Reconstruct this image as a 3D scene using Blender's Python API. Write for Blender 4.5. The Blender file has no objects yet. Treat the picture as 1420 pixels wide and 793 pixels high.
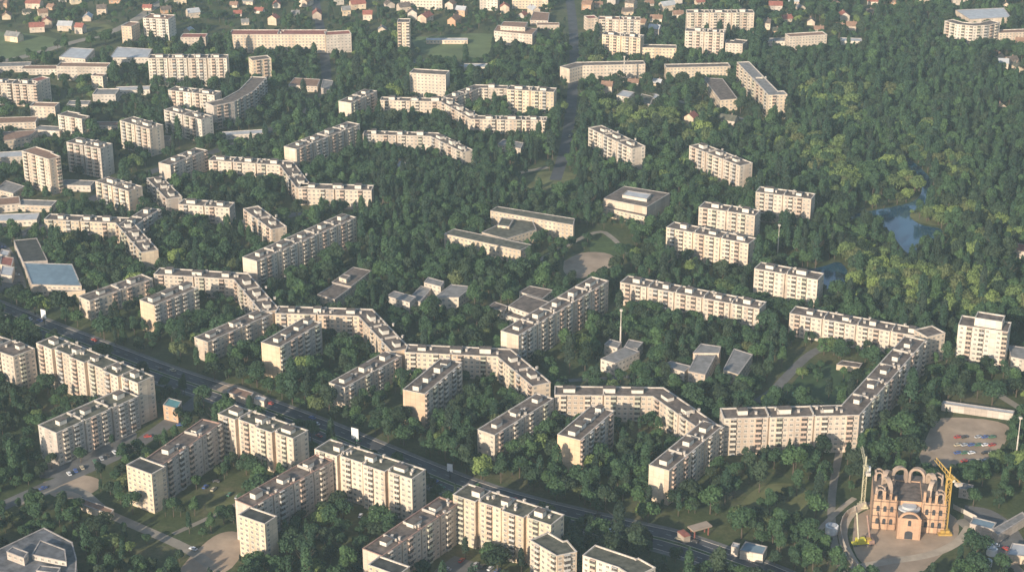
import bpy, math, random
import numpy as np
from mathutils import Vector, Matrix
from mathutils.bvhtree import BVHTree

R = random.Random(7)
SC = bpy.context.scene
COL = SC.collection
# ------------------------------------------------------------------ camera
W0, H0, FPX = 1420.0, 793.0, 2500.0
PITCH, CAMH = math.radians(22.5), 450.0
SP, CP = math.sin(PITCH), math.cos(PITCH)
cd = bpy.data.cameras.new('camera'); cam = bpy.data.objects.new('camera', cd); COL.objects.link(cam)
cam.location = (0, 0, CAMH); cam.rotation_euler = (math.pi / 2 - PITCH, 0, 0)
cd.sensor_width = 36.0; cd.lens = FPX / W0 * 36.0
cd.clip_start = 1.0; cd.clip_end = 30000.0
SC.camera = cam

def ray(px, py):
    dx = (px - W0 / 2) / FPX; dy = (py - H0 / 2) / FPX
    return (dx, CP - dy * SP, -SP - dy * CP)
def at(px, py, z=0.0):
    d = ray(px, py); t = (CAMH - z) / -d[2]
    return (d[0] * t, d[1] * t)
def proj(x, y, z):
    dz = z - CAMH
    f = y * CP - dz * SP; u = y * SP + dz * CP
    return (W0 / 2 + FPX * x / f, H0 / 2 - FPX * u / f)
def height(px, ytop, ybase):
    g = at(px, ybase); d = ray(px, ytop)
    return CAMH + d[2] * g[1] / d[1]

# ------------------------------------------------------------------ materials
def new_mat(name):
    m = bpy.data.materials.new(name); m.use_nodes = True
    nt = m.node_tree; nt.nodes.clear()
    out = nt.nodes.new('ShaderNodeOutputMaterial')
    b = nt.nodes.new('ShaderNodeBsdfPrincipled'); nt.links.new(b.outputs[0], out.inputs[0])
    b.inputs['Roughness'].default_value = 0.85
    b.inputs['Specular IOR Level'].default_value = 0.25
    return m, nt, b
def N(nt, t, **kw):
    n = nt.nodes.new(t)
    for k, v in kw.items(): setattr(n, k, v)
    return n
def c4(c): return (c[0], c[1], c[2], 1.0)
def noise(nt, scale, detail=4, rough=0.6, coord='Object'):
    tc = N(nt, 'ShaderNodeTexCoord'); n = N(nt, 'ShaderNodeTexNoise')
    n.inputs['Scale'].default_value = scale; n.inputs['Detail'].default_value = detail; n.inputs['Roughness'].default_value = rough
    nt.links.new(tc.outputs[coord], n.inputs['Vector']); return n.outputs['Fac']
def ramp(nt, fac, stops):
    r = N(nt, 'ShaderNodeValToRGB'); e = r.color_ramp.elements
    while len(e) < len(stops): e.new(0.5)
    for i, (p, c) in enumerate(stops): e[i].position = p; e[i].color = c4(c)
    nt.links.new(fac, r.inputs[0]); return r.outputs[0]
def mul(nt, a, b, fac=1.0):
    m = N(nt, 'ShaderNodeMix', data_type='RGBA', blend_type='MULTIPLY'); m.inputs[0].default_value = fac
    nt.links.new(a, m.inputs[6]); nt.links.new(b, m.inputs[7]); return m.outputs[2]
def flat(name, c, var=0.25, scale=0.6, rough=0.85, spec=0.25, metal=0.0):
    m, nt, b = new_mat(name)
    col = ramp(nt, noise(nt, scale, 5), [(0.3, [x * (1 - var) for x in c]), (0.7, [min(1, x * (1 + var)) for x in c])])
    nt.links.new(col, b.inputs['Base Color']); b.inputs['Roughness'].default_value = rough
    b.inputs['Specular IOR Level'].default_value = spec; b.inputs['Metallic'].default_value = metal
    return m
def wallmat(name, c1, c2, joint=0.62, bw=3.1, bh=2.8):
    m, nt, b = new_mat(name)
    uv = N(nt, 'ShaderNodeUVMap'); uv.uv_map = 'uv'
    br = N(nt, 'ShaderNodeTexBrick'); br.offset = 0.0; br.squash = 1.0
    br.inputs['Color1'].default_value = c4(c1); br.inputs['Color2'].default_value = c4(c2)
    br.inputs['Mortar'].default_value = c4([x * joint for x in c1])
    br.inputs['Scale'].default_value = 1.0; br.inputs['Mortar Size'].default_value = 0.07
    br.inputs['Brick Width'].default_value = bw; br.inputs['Row Height'].default_value = bh
    nt.links.new(uv.outputs[0], br.inputs['Vector'])
    st = ramp(nt, noise(nt, 0.12, 6, 0.65), [(0.25, (0.70, 0.69, 0.68)), (0.5, (0.95, 0.94, 0.93)), (0.7, (1.08, 1.06, 1.04))])
    oi = N(nt, 'ShaderNodeObjectInfo')
    tint = ramp(nt, oi.outputs['Random'], [(0.0, (0.92, 0.90, 0.88)), (0.5, (1.02, 1.0, 0.98)), (1.0, (1.06, 1.0, 0.92))])
    sx = N(nt, 'ShaderNodeSeparateXYZ'); nt.links.new(uv.outputs[0], sx.inputs[0])
    dv = N(nt, 'ShaderNodeMath', operation='DIVIDE'); dv.inputs[1].default_value = 6.2; nt.links.new(sx.outputs[0], dv.inputs[0])
    fl = N(nt, 'ShaderNodeMath', operation='FLOOR'); nt.links.new(dv.outputs[0], fl.inputs[0])
    ad = N(nt, 'ShaderNodeMath', operation='MULTIPLY_ADD'); ad.inputs[1].default_value = 1.0; nt.links.new(fl.outputs[0], ad.inputs[0])
    sc_ = N(nt, 'ShaderNodeMath', operation='MULTIPLY'); sc_.inputs[1].default_value = 97.0; nt.links.new(oi.outputs['Random'], sc_.inputs[0]); nt.links.new(sc_.outputs[0], ad.inputs[2])
    wn = N(nt, 'ShaderNodeTexWhiteNoise', noise_dimensions='1D'); nt.links.new(ad.outputs[0], wn.inputs['W'])
    strip = ramp(nt, wn.outputs['Value'], [(0.0, (0.78, 0.74, 0.71)), (0.3, (0.93, 0.90, 0.88)), (0.7, (1.0, 0.99, 0.97)), (1.0, (1.07, 1.06, 1.03))])
    nt.links.new(mul(nt, mul(nt, mul(nt, br.outputs['Color'], st), tint), strip), b.inputs['Base Color'])
    b.inputs['Roughness'].default_value = 0.9
    return m
MW = {
    'cream': wallmat('cream_panel', (0.66, 0.56, 0.45), (0.57, 0.49, 0.41)),
    'sand': wallmat('sand_panel', (0.58, 0.49, 0.36), (0.52, 0.43, 0.32)),
    'pink': wallmat('pinkish_panel', (0.655, 0.56, 0.465), (0.56, 0.485, 0.41)),
    'white': wallmat('white_panel', (0.68, 0.62, 0.54), (0.59, 0.54, 0.48)),
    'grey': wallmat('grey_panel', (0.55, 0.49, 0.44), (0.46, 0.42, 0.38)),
    'yellow': wallmat('yellow_panel', (0.67, 0.56, 0.42), (0.58, 0.49, 0.38)),
    'brick': wallmat('orange_brick', (0.60, 0.40, 0.27), (0.51, 0.35, 0.25), 0.8, 1.2, 0.5),
    'oldbrick': wallmat('weathered_brick', (0.46, 0.36, 0.29), (0.38, 0.30, 0.25), 0.8, 1.2, 0.5),
    'gable': wallmat('ochre_panel', (0.66, 0.50, 0.36), (0.60, 0.47, 0.35)),
}
MR = {
    'brown': flat('brown_bitumen_roof', (0.130, 0.103, 0.086), 0.55, 0.3),
    'dark': flat('dark_bitumen_roof', (0.055, 0.055, 0.050), 0.5, 0.25),
    'green': flat('greenish_bitumen_roof', (0.095, 0.092, 0.068), 0.55, 0.3),
    'grey': flat('grey_felt_roof', (0.20, 0.19, 0.18), 0.35, 0.25),
    'slate': flat('patched_slate_roof', (0.12, 0.12, 0.125), 0.6, 0.18),
    'pale': flat('pale_metal_roof', (0.42, 0.42, 0.42), 0.2, 0.2, 0.5),
    'blue': flat('blue_grey_metal_roof', (0.16, 0.22, 0.26), 0.2, 0.2, 0.5),
    'red': flat('red_tile_roof', (0.27, 0.10, 0.075), 0.3, 0.5),
    'rust': flat('rust_roof', (0.24, 0.145, 0.10), 0.3, 0.5),
    'teal': flat('teal_metal_roof', (0.10, 0.24, 0.25), 0.2, 0.3),
}
M_TRIM = flat('light_concrete', (0.48, 0.42, 0.36), 0.3, 0.3)
M_DULL = flat('dull_concrete_edge', (0.34, 0.30, 0.27), 0.3, 0.4)
M_TRIMR = flat('reddish_brick_trim', (0.30, 0.19, 0.15), 0.25, 0.4)
M_HUT = flat('whitewashed_hut_wall', (0.58, 0.53, 0.46), 0.12, 0.5)
M_GLASS = flat('balcony_glazing', (0.085, 0.075, 0.068), 0.4, 0.7, 0.2, 0.4)
M_PANE = flat('window_glass', (0.20, 0.175, 0.15), 0.4, 0.5, 0.12, 0.5)
M_FRAME = flat('white_window_frame', (0.62, 0.58, 0.52), 0.1)
M_BALC = [flat('balcony_panel_' + n, c, 0.12, 0.4) for n, c in (('pale', (0.58, 0.50, 0.41)), ('grey', (0.42, 0.40, 0.37)), ('ochre', (0.50, 0.37, 0.29)), ('olive', (0.44, 0.42, 0.32)))]
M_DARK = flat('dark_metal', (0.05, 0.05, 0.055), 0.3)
M_WHITE = flat('white_paint', (0.75, 0.73, 0.70), 0.08)
M_YEL = flat('yellow_paint', (0.42, 0.27, 0.07), 0.15, 0.5, 0.5)
M_PALEYEL = flat('pale_yellow_paint', (0.45, 0.41, 0.28), 0.15, 0.5, 0.5)
M_RUBBER = flat('tyre_rubber', (0.025, 0.025, 0.025), 0.2)

# ------------------------------------------------------------------ object helpers
def mesh(name, V, F, mats, mi=None, uv=None):
    me = bpy.data.meshes.new(name); me.from_pydata(V, [], F)
    for m in mats: me.materials.append(m)
    if mi is not None: me.polygons.foreach_set('material_index', mi)
    if uv is not None:
        l = me.uv_layers.new(name='uv'); l.data.foreach_set('uv', np.array(uv, dtype=np.float32).ravel())
    me.update(); return me
def link(name, me, parent=None, loc=(0, 0, 0), rz=0.0, sc=None):
    o = bpy.data.objects.new(name, me); COL.objects.link(o)
    if parent is not None: o.parent = parent
    o.location = loc
    if rz: o.rotation_euler = (0, 0, rz)
    if sc is not None: o.scale = sc
    return o
def thing(name, label, cat, loc=(0, 0, 0), rz=0.0, group=None):
    o = bpy.data.objects.new(name, None); COL.objects.link(o); o.location = loc; o.rotation_euler = (0, 0, rz)
    o.empty_display_size = 1.0; o['label'] = label; o['category'] = cat
    if group: o['group'] = group
    return o
class MB:
    def __init__(s): s.V = []; s.F = []; s.M = []
    def box(s, x0, x1, y0, y1, z0, z1, m=0, rot=0.0, org=(0, 0)):
        b = len(s.V); c, n = math.cos(rot), math.sin(rot)
        for z in (z0, z1):
            for x, y in ((x0, y0), (x1, y0), (x1, y1), (x0, y1)):
                s.V.append((org[0] + x * c - y * n, org[1] + x * n + y * c, z))
        for f in ((3, 2, 1, 0), (4, 5, 6, 7), (0, 1, 5, 4), (1, 2, 6, 5), (2, 3, 7, 6), (3, 0, 4, 7)):
            s.F.append(tuple(b + i for i in f)); s.M.append(m)
        return s
    def bar(s, p, q, r, m=0, n=4):
        p, q = Vector(p), Vector(q); d = (q - p).normalized()
        a = d.orthogonal().normalized(); c = d.cross(a); b = len(s.V)
        for o in (p, q):
            for k in range(n):
                t = 2 * math.pi * (k + 0.5) / n
                s.V.append(tuple(o + a * (r * math.cos(t)) + c * (r * math.sin(t))))
        for k in range(n):
            s.F.append((b + k, b + (k + 1) % n, b + n + (k + 1) % n, b + n + k)); s.M.append(m)
        s.F.append(tuple(b + k for k in range(n))[::-1]); s.M.append(m)
        s.F.append(tuple(b + n + k for k in range(n))); s.M.append(m)
        return s
    def poly(s, pts, z0, z1, m=0):
        b = len(s.V); n = len(pts)
        s.V += [(p[0], p[1], z0) for p in pts] + [(p[0], p[1], z1) for p in pts]
        for i in range(n):
            j = (i + 1) % n; s.F.append((b + i, b + j, b + n + j, b + n + i)); s.M.append(m)
        s.F.append(tuple(b + n + i for i in range(n))); s.M.append(m)
        s.F.append(tuple(b + i for i in range(n))[::-1]); s.M.append(m)
        return s
    def me(s, name, mats): return mesh(name, s.V, s.F, mats, s.M)
    def obj(s, name, mats, parent=None, **kw): return link(name, s.me(name, mats), parent, **kw)

def norm2(a): l = math.hypot(*a) or 1e-9; return (a[0] / l, a[1] / l)
def offset_line(pts, d, closed=False):
    """offset to the LEFT by d with mitred corners"""
    n = len(pts); out = []
    for i in range(n):
        ds = []
        if closed or i > 0: p, q = pts[i - 1], pts[i]; ds.append(norm2((q[0] - p[0], q[1] - p[1])))
        if closed or i < n - 1: p, q = pts[i], pts[(i + 1) % n]; ds.append(norm2((q[0] - p[0], q[1] - p[1])))
        ns = [(-e[1], e[0]) for e in ds]
        m = norm2((sum(e[0] for e in ns), sum(e[1] for e in ns)))
        k = d / max(0.35, m[0] * ns[0][0] + m[1] * ns[0][1])
        out.append((pts[i][0] + m[0] * k, pts[i][1] + m[1] * k))
    return out

# ------------------------------------------------------------------ building kit
FOOTH = []; FOOT = []            # footprints: trees keep off these
OCC_V, OCC_F = [], []
LAND = []            # landmarks (short name, x, y)

def window_quads(w, h):
    V = []; F = []; Mi = []
    def q(x0, x1, z0, z1, y, m):
        b = len(V); V.extend([(x0, y, z0), (x1, y, z0), (x1, y, z1), (x0, y, z1)]); F.append((b, b + 1, b + 2, b + 3)); Mi.append(m)
    f = 0.13; a, b = w / 2, h / 2
    q(-a, a, -b, -b + f, -0.06, 1); q(-a, a, b - f, b, -0.06, 1); q(-a, -a + f, -b + f, b - f, -0.06, 1); q(a - f, a, -b + f, b - f, -0.06, 1)
    q(-0.06, 0.06, -b + f, b - f, -0.06, 1)
    q(-a + f, -0.06, -b + f, b - f, -0.03, 0); q(0.06, a - f, -b + f, b - f, -0.03, 0)
    q(-a - 0.08, a + 0.08, -b - 0.1, -b, -0.14, 1)
    return V, F, Mi
WQ = window_quads(1.7, 1.55)
WIN_ME = mesh('window', WQ[0], WQ[1], [M_PANE, M_FRAME], WQ[2])
BALC = {}
def balcony_mesh(n, var):
    key = (n, var)
    if key not in BALC:
        rr = random.Random(n * 31 + var); b = MB(); w = 1.5; fh = 2.8
        b.box(-w + 0.1, w - 0.1, -0.75, 0.0, 0.6, n * fh + 0.1, 1)
        for k in range(n):
            z = k * fh + 0.35
            b.box(-w, w, -1.15, -0.01, z, z + 1.15, 0 if rr.random() < 0.8 else 2)
            if rr.random() < 0.35: b.box(-w + 0.05, w - 0.05, -1.08, -0.02, z + 1.15, z + 2.55, 1)
            else: b.box(-0.06, 0.06, -1.05, -0.95, z + 1.15, z + 2.8, 0)
        b.box(-w, w, -1.2, -0.01, n * fh + 0.1, n * fh + 0.35, 0)
        BALC[key] = b.me('balcony_column', [M_BALC[var], M_GLASS, M_BALC[(var + 1) % 4]])
    return BALC[key]
DIV = MB().box(-.49, .49, -.3, .3, 0, 1.25, 0).me('fire_wall', [M_TRIM])
HUT = MB().box(-2.6, 2.6, -1.9, 1.9, 0, 2.7, 0).me('stair_hut', [M_HUT])
HUTR = MB().box(-2.85, 2.85, -2.15, 2.15, 2.7, 2.95, 0).me('hut_roof', [MR['brown']])
VENT = MB().box(-0.6, 0.6, -0.5, 0.5, 0, 1.4, 0).box(-0.75, 0.75, -0.65, 0.65, 1.4, 1.55, 0).me('vent_shaft', [M_TRIM])

def core(root, foot, h, wall, roof, trim=None, divs=(), pattern='WWLW', gpattern='W', front=None, near=0, huts=(), z0=0.0, parapet=0.7, wins=True, var=None, vents=0, gable=None):
    ox, oy = root.location[0], root.location[1]
    P = [(x - ox, y - oy) for x, y in foot]; n = len(P)
    FOOT.append(list(foot)); FOOTH.append(h)
    V = [(x, y, z0 - (0.5 if z0 == 0 else 0)) for x, y in P] + [(x, y, z0 + h) for x, y in P]; F = []; UV = []; mi = []; u = 0.0
    b = len(OCC_V); OCC_V.extend([(x, y, z0) for x, y in foot] + [(x, y, z0 + h) for x, y in foot])
    for i in range(n):
        j = (i + 1) % n; L = math.dist(P[i], P[j])
        F.append((i, j, n + j, n + i)); UV += [(u, 0), (u + L, 0), (u + L, h), (u, h)]; u += L
        OCC_F.append((b + i, b + j, b + n + j, b + n + i))
        mi.append(1 if gable and front and i not in front else 0)
    OCC_F.append(tuple(b + n + i for i in range(n)))
    link('wall', mesh('wall', V, F, [wall] + ([gable] if gable else []), mi, UV), root)
    inn = offset_line(P, 0.45, True); out = offset_line(P, -0.15, True); z = z0 + h
    link('roof', mesh('roof', [(x, y, z - parapet) for x, y in inn], [tuple(range(n))], [roof]), root)
    V = [(x, y, z - 0.25) for x, y in out] + [(x, y, z) for x, y in out] + [(x, y, z) for x, y in inn] + [(x, y, z - parapet - 0.02) for x, y in inn]
    F = []
    for r in range(3):
        for i in range(n): j = (i + 1) % n; F.append((r * n + i, r * n + j, r * n + n + j, r * n + n + i))
    for i in range(n): j = (i + 1) % n; F.append((i, n * 0 + j, j, i)) if False else None
    link('parapet', mesh('parapet', V, [f for f in F if f], [trim or M_TRIM]), root)
    for (hx, hy, ha) in huts:
        jx = R.uniform(-2.2, 2.2); hs = (R.choice((.75, .9, 1.0, 1.25)), R.uniform(.85, 1.15), R.uniform(.75, 1.1))
        hut = link('stair_hut', HUT, root, (hx - ox + jx * math.cos(ha), hy - oy + jx * math.sin(ha), z - parapet), ha, hs)
        for q_ in range(R.choice((0, 1, 1, 2))): link('vent_shaft', VENT, root, (hx - ox + R.uniform(3.8, 8) * math.cos(ha) + R.uniform(-2, 2) * math.sin(ha), hy - oy + R.uniform(3.8, 8) * math.sin(ha) - R.uniform(-2, 2) * math.cos(ha), z - parapet), ha)
        link('hut_roof', HUTR, hut)
    for (a, b_) in divs:
        L = math.dist(a, b_); an = math.atan2(b_[1] - a[1], b_[0] - a[0])
        link('fire_wall', DIV, root, ((a[0] + b_[0]) / 2 - ox, (a[1] + b_[1]) / 2 - oy, z - parapet), an, (L, 1, 1))
    for (a, b_) in divs:
        for q in (.25, .8): link('vent_shaft', VENT, root, (a[0] + (b_[0] - a[0]) * q - ox + R.uniform(2, 6), a[1] + (b_[1] - a[1]) * q - oy + R.uniform(-.5, .5), z - parapet), R.uniform(0, 1.5))
    if not wins: return
    nf = max(1, int(round((h - 0.9) / 2.85))); fh = (h - 0.9) / nf
    cands = []
    for i in range(n):
        j = (i + 1) % n; ax, ay = foot[i]; bx, by = foot[j]; L = math.dist(foot[i], foot[j])
        if L < 3.4: continue
        d = ((bx - ax) / L, (by - ay) / L); nr = (d[1], -d[0]); mx, my = (ax + bx) / 2, (ay + by) / 2
        vis = -(mx * nr[0] + my * nr[1]) / math.hypot(mx, my)
        if vis < -0.08: continue
        isf = front is None or i in front
        pat = pattern if isf else gpattern
        if not pat: continue
        nb = max(1, int((L - 0.5) / 3.1)); pitch = L / nb; ang = math.atan2(d[1], d[0])
        for k in range(nb):
            ch = pat[k % len(pat)] if isf else (pat[k % len(pat)])
            if ch == '-': continue
            s = (k + 0.5) * pitch; x, y = ax + d[0] * s, ay + d[1] * s
            if ch == 'L' and nf > 2:
                v = var if var is not None else R.choice((0, 0, 1, 2, 2, 3))
                link('balcony_column', balcony_mesh(nf, v), root, (x - ox, y - oy, z0 + 0.2), ang, (min(1, pitch / 3.1), 1, fh / 2.8))
            else:
                for q in range(nf):
                    cands.append((vis, x, y, z0 + 0.55 + fh * (q + 0.5), ang, q))
    cands.sort(key=lambda c: (-c[5], R.random()))
    for c in cands[:near]:
        link('window', WIN_ME, root, (c[1] - ox, c[2] - oy, c[3]), c[4])
    rest = cands[near:]
    if rest:
        V = []; F = []; Mi = []
        for c in rest:
            b = len(V); co, si = math.cos(c[4]), math.sin(c[4])
            for x, y, zz in WQ[0]: V.append((c[1] - ox + x * co - y * si, c[2] - oy + x * si + y * co, c[3] + zz))
            F += [tuple(b + t for t in f) for f in WQ[1]]; Mi += WQ[2]
        o = link('window', mesh('window', V, F, [M_PANE, M_FRAME], Mi), root); o['kind'] = 'stuff'

STY = {
    'tall': dict(sec=14.0, off=1.3, pattern='WLWW', notch=1.3, hut=19, roof='green', gp='W-W', depth=13),
    'chain': dict(sec=22.0, off=0.0, pattern='WLWWWLW', notch=0.9, hut=20, roof='brown', gp='W-W', depth=11.5),
    'point': dict(sec=40.0, off=0.0, pattern='LWWLWLW', notch=0, hut=11, roof='brown', gp='', depth=13.5, gable='gable'),
    'slab': dict(sec=19.0, off=0.0, pattern='WLWLW', notch=1.2, hut=19, roof='brown', gp='W-', depth=12.5),
    'wing': dict(sec=16.0, off=0.0, pattern='WLWWL', notch=0.9, hut=22, roof='brown', gp='', depth=11.5, trim='red'),
    'plain': dict(sec=60.0, off=0.0, pattern='W', notch=0, hut=0, roof='brown', gp='W', depth=12),
    'low': dict(sec=80.0, off=0.0, pattern='W', notch=0, hut=0, roof='grey', gp='W', depth=12),
}
GROUPS = {'tall': 'tall panel blocks along the avenue', 'chain': 'linked low panel blocks in the honeycomb', 'point': 'short point blocks inside the honeycomb courts'}
def B(nm, label, pts, h=None, base=None, depth=None, st='slab', wall='cream', root=None, group=None, near=None, name='apartment_block', cat='apartment block', roof=None, huts=True, gp=None, pattern=None, trim=None, parapet=0.7):
    S = STY[st]; depth = depth or S['depth']
    if h is None: h = height(pts[base[0]][0], pts[base[0]][1], base[1])
    fr = [at(x, y, h) for x, y in pts]
    line = []; fl = []; dv = []
    for a, b in zip(fr[:-1], fr[1:]):
        L = math.dist(a, b); d = norm2((b[0] - a[0], b[1] - a[1])); nl = (-d[1], d[0])
        ns = max(1, int(round(L / S['sec']))); w = S['notch'] / 2 if ns > 1 else 0
        for k in range(ns):
            o = S['off'] * (k % 2) if len(fr) == 2 else 0.0
            s0, s1 = L * k / ns + (w if k else 0), L * (k + 1) / ns - (w if k < ns - 1 else 0)
            P0 = (a[0] + d[0] * s0 + nl[0] * o, a[1] + d[1] * s0 + nl[1] * o); P1 = (a[0] + d[0] * s1 + nl[0] * o, a[1] + d[1] * s1 + nl[1] * o)
            if k and ns > 1: q0 = (a[0] + d[0] * L * k / ns, a[1] + d[1] * L * k / ns); dv.append(((q0[0] + nl[0] * 2.9, q0[1] + nl[1] * 2.9), (q0[0] + nl[0] * (depth - .6), q0[1] + nl[1] * (depth - .6))))
            if k == 0 and line and len(fr) > 2: pass
            else:
                if k and w:
                    dd = 1.2 + o; line.append((a[0] + d[0] * s0 + nl[0] * (1.2 + S['off']), a[1] + d[1] * s0 + nl[1] * (1.2 + S['off'])))
                line.append(P0)
            fl.append(len(line) - 1); line.append(P1)
            if k < ns - 1 and w: line.append((a[0] + d[0] * s1 + nl[0] * (1.2 + S['off']), a[1] + d[1] * s1 + nl[1] * (1.2 + S['off'])))
    back = offset_line(fr, depth)
    foot = line + back[::-1]
    cx = sum(p[0] for p in fr + back) / (2 * len(fr)); cy = sum(p[1] for p in fr + back) / (2 * len(fr))
    if root is None:
        root = thing(name, label, cat, (cx, cy, 0), 0, group or GROUPS.get(st))
        if nm: LAND.append((nm, cx, cy))
    hl = []
    if huts and S['hut']:
        mid = offset_line(fr, depth * 0.52)
        for a, b in zip(mid[:-1], mid[1:]):
            L = math.dist(a, b); k = max(1, int(round(L / S['hut']))); an = math.atan2(b[1] - a[1], b[0] - a[0])
            hl += [(a[0] + (b[0] - a[0]) * (q + 0.5) / k, a[1] + (b[1] - a[1]) * (q + 0.5) / k, an) for q in range(k)]
    if near is None: near = 100 if cy < 1010 else 0
    t = trim or S.get('trim'); g = S.get('gable')
    core(root, foot, h, MW[wall], MR[roof or S['roof']], M_TRIMR if t == 'red' else None, pattern=pattern or S['pattern'], gpattern=S['gp'] if gp is None else gp, front=set(fl), near=near, huts=hl, divs=dv, parapet=parapet, gable=MW[g] if g else None)
    return root
def LOW(nm, label, polys, name='school', cat='school', wall='cream', roof='grey', near=0, root=None, wins=True, group=None, gp='W', trim=None, parapet=0.35):
    """polys: list of (roof polygon in picture points, height)"""
    for pts, h in polys:
        f = [at(x, y, h) for x, y in pts]
        ar = sum(f[i - 1][0] * f[i][1] - f[i][0] * f[i - 1][1] for i in range(len(f)))
        if ar < 0: f = f[::-1]
        if root is None:
            cx = sum(p[0] for p in f) / len(f); cy = sum(p[1] for p in f) / len(f)
            root = thing(name, label, cat, (cx, cy, 0), 0, group)
            if nm: LAND.append((nm, cx, cy))
        core(root, f, h, MW[wall], MR[roof], trim or M_DULL, pattern='W', gpattern=gp, near=near, parapet=parapet, wins=wins)
    return root

# ------------------------------------------------------------------ buildings (roof edges from picture points, heights in metres)
# --- tall stepped blocks along the near side of the avenue
B('corner block', 'cream stepped block cut by the picture edge, on the near side of the avenue', [(-40, 474), (18, 494), (48, 483)], 23, depth=15, st='slab', roof='brown', wall='pink', pattern='WLWW', gp='W-W', group='tall panel blocks along the avenue')
B('five bay block', 'long sunlit stepped block of five bays standing behind a shaded wing beside the avenue', [(50, 475), (188, 532)], 25.5, st='tall', wall='cream')
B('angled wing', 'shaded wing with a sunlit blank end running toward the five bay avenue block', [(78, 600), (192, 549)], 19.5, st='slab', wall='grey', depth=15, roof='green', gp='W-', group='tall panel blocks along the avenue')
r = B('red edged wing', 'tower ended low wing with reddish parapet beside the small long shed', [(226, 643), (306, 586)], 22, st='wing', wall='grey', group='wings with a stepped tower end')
B('', '', [(175, 644), (210, 657)], 22.5, root=r, depth=10, st='plain', wall='yellow', roof='dark', gp='W-')
B('second tall block', 'sunlit stepped block rising behind the red edged wing, beside the avenue', [(302, 573), (404, 609)], 23.5, st='tall', wall='cream')
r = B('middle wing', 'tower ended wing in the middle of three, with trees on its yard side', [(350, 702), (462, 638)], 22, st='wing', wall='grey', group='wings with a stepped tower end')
B('', '', [(330, 713), (367, 726)], 22.5, root=r, depth=9, st='plain', wall='yellow', roof='dark', gp='W-')
B('third tall block', 'sunlit stepped block with white huts behind the middle tower ended wing', [(436, 622), (569, 665)], 24.5, st='tall', wall='pink')
r = B('bottom edge wing', 'tower ended wing at the bottom edge below the longest tall block', [(530, 770), (636, 697)], 22, st='wing', wall='pink', group='wings with a stepped tower end')
B('', '', [(510, 782), (552, 797)], 22, root=r, depth=9, st='plain', wall='yellow', roof='dark', gp='W-')
B('longest tall block', 'longest sunlit stepped block standing against the avenue near the bottom edge', [(628, 685), (762, 729)], 26, st='tall', wall='yellow')
B('narrow end block', 'small shaded block with flat roof stepping down from the longest tall block', [(735, 748), (772, 770), (800, 764)], 24, st='plain', wall='cream', depth=11, roof='green', near=60, pattern='WLW', group='tall panel blocks along the avenue')
B('curved bottom block', 'block with a many cornered roof cut by the bottom edge beside the avenue', [(808, 769), (858, 786), (880, 800), (909, 786)], 24, st='plain', wall='white', depth=11, roof='green', near=60, pattern='WLW', group='tall panel blocks along the avenue')
# --- honeycomb, first row beyond the avenue
C = dict(st='chain', h=15)
B('far arm', 'low shaded arm just past the market hall, beyond the avenue', [(124, 417), (212, 386)], 13, st='chain', wall='cream')
B('first bent block', 'bent low block with its bright face behind the western point block by the market', [(213, 380), (324, 387), (363, 433)], 14, st='chain', wall='pink')
B('second arm', 'low shaded arm second from the market hall along the avenue', [(288, 474), (379, 434)], 13.5, st='chain', wall='cream')
B('second bent block', 'bent low block wrapping the court of the pale ochre ended point block', [(381, 434), (497, 438), (543, 487)], 14.5, st='chain', wall='cream')
B('third arm', 'low shaded arm reaching toward the red paved lot and the white billboard', [(478, 537), (557, 493)], 14, st='chain', wall='pink')
B('third bent block', 'bent low block in the centre wrapping the orange ended point block', [(561, 488), (690, 494), (738, 535)], 15, st='chain', wall='cream')
B('fourth arm', 'low arm with windowed sunlit end facing the avenue trees in the centre', [(686, 603), (768, 552)], 15.5, st='chain', wall='pink')
B('fourth bent block', 'bent low block wrapping the point block that stands in the fourth court', [(769, 547), (905, 549), (978, 600)], 16, st='chain', wall='cream')
B('fifth arm', 'tall arm with blank pale end joined to the long sunlit court block', [(928, 652), (1002, 590)], 20, st='chain', wall='cream', gp='', near=100)
B('great court block', 'long sunlit bent block with six white roof huts round the large green court', [(1004, 580), (1192, 575), (1284, 471)], 22, st='chain', wall='pink', near=100, depth=12.5)
# --- point blocks in the courts
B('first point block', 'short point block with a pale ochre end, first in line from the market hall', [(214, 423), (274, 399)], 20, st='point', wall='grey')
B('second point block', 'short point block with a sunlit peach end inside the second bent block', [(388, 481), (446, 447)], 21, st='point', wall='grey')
B('third point block', 'short point block with a sunlit orange end in the central court', [(589, 546), (641, 502)], 21.5, st='point', wall='pink')
B('fourth point block', 'short point block with a bright peach end below the longest honeycomb roof', [(805, 610), (852, 569)], 20.5, st='point', wall='pink')
# --- slabs beyond
B('steep slab', 'long shaded slab with four white huts rising over the central honeycomb roof', [(719, 465), (844, 389)], 21, st='slab', wall='pink', gp='', near=100)
B('orchard slab', 'low sunlit slab with trees before it between the steep slab and river', [(860, 391), (1053, 428)], 15.5, st='slab', wall='pink', gp='W-')
B('lake slab', 'long low slab at the top of the large green court', [(1095, 434), (1284, 468)], 15, st='slab', wall='pink')
B('lake slab end', 'small square end block joined to the low slab above the green court', [(1286, 467), (1311, 461)], 18, st='plain', wall='cream', depth=12)
r = B('stepped tower', 'broad pale tower with raised centre beside the conifer near the picture edge', [(1329, 450), (1350, 453), (1398, 460)], 25, st='plain', wall='white', depth=15, pattern='WLW-', near=100, gp='W-', name='tower_block', cat='tower block')
B('', '', [(1352, 440), (1390, 446)], 29.5, root=r, depth=10, st='plain', wall='white', near=0, pattern='-', gp='', huts=False)
LOW('tower annex', 'low pale annex with a flat roof at the foot of the stepped tower', [([(1398, 478), (1440, 484), (1430, 500), (1402, 494)], 9)], 'annex', 'annex', 'white', near=20)
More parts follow.
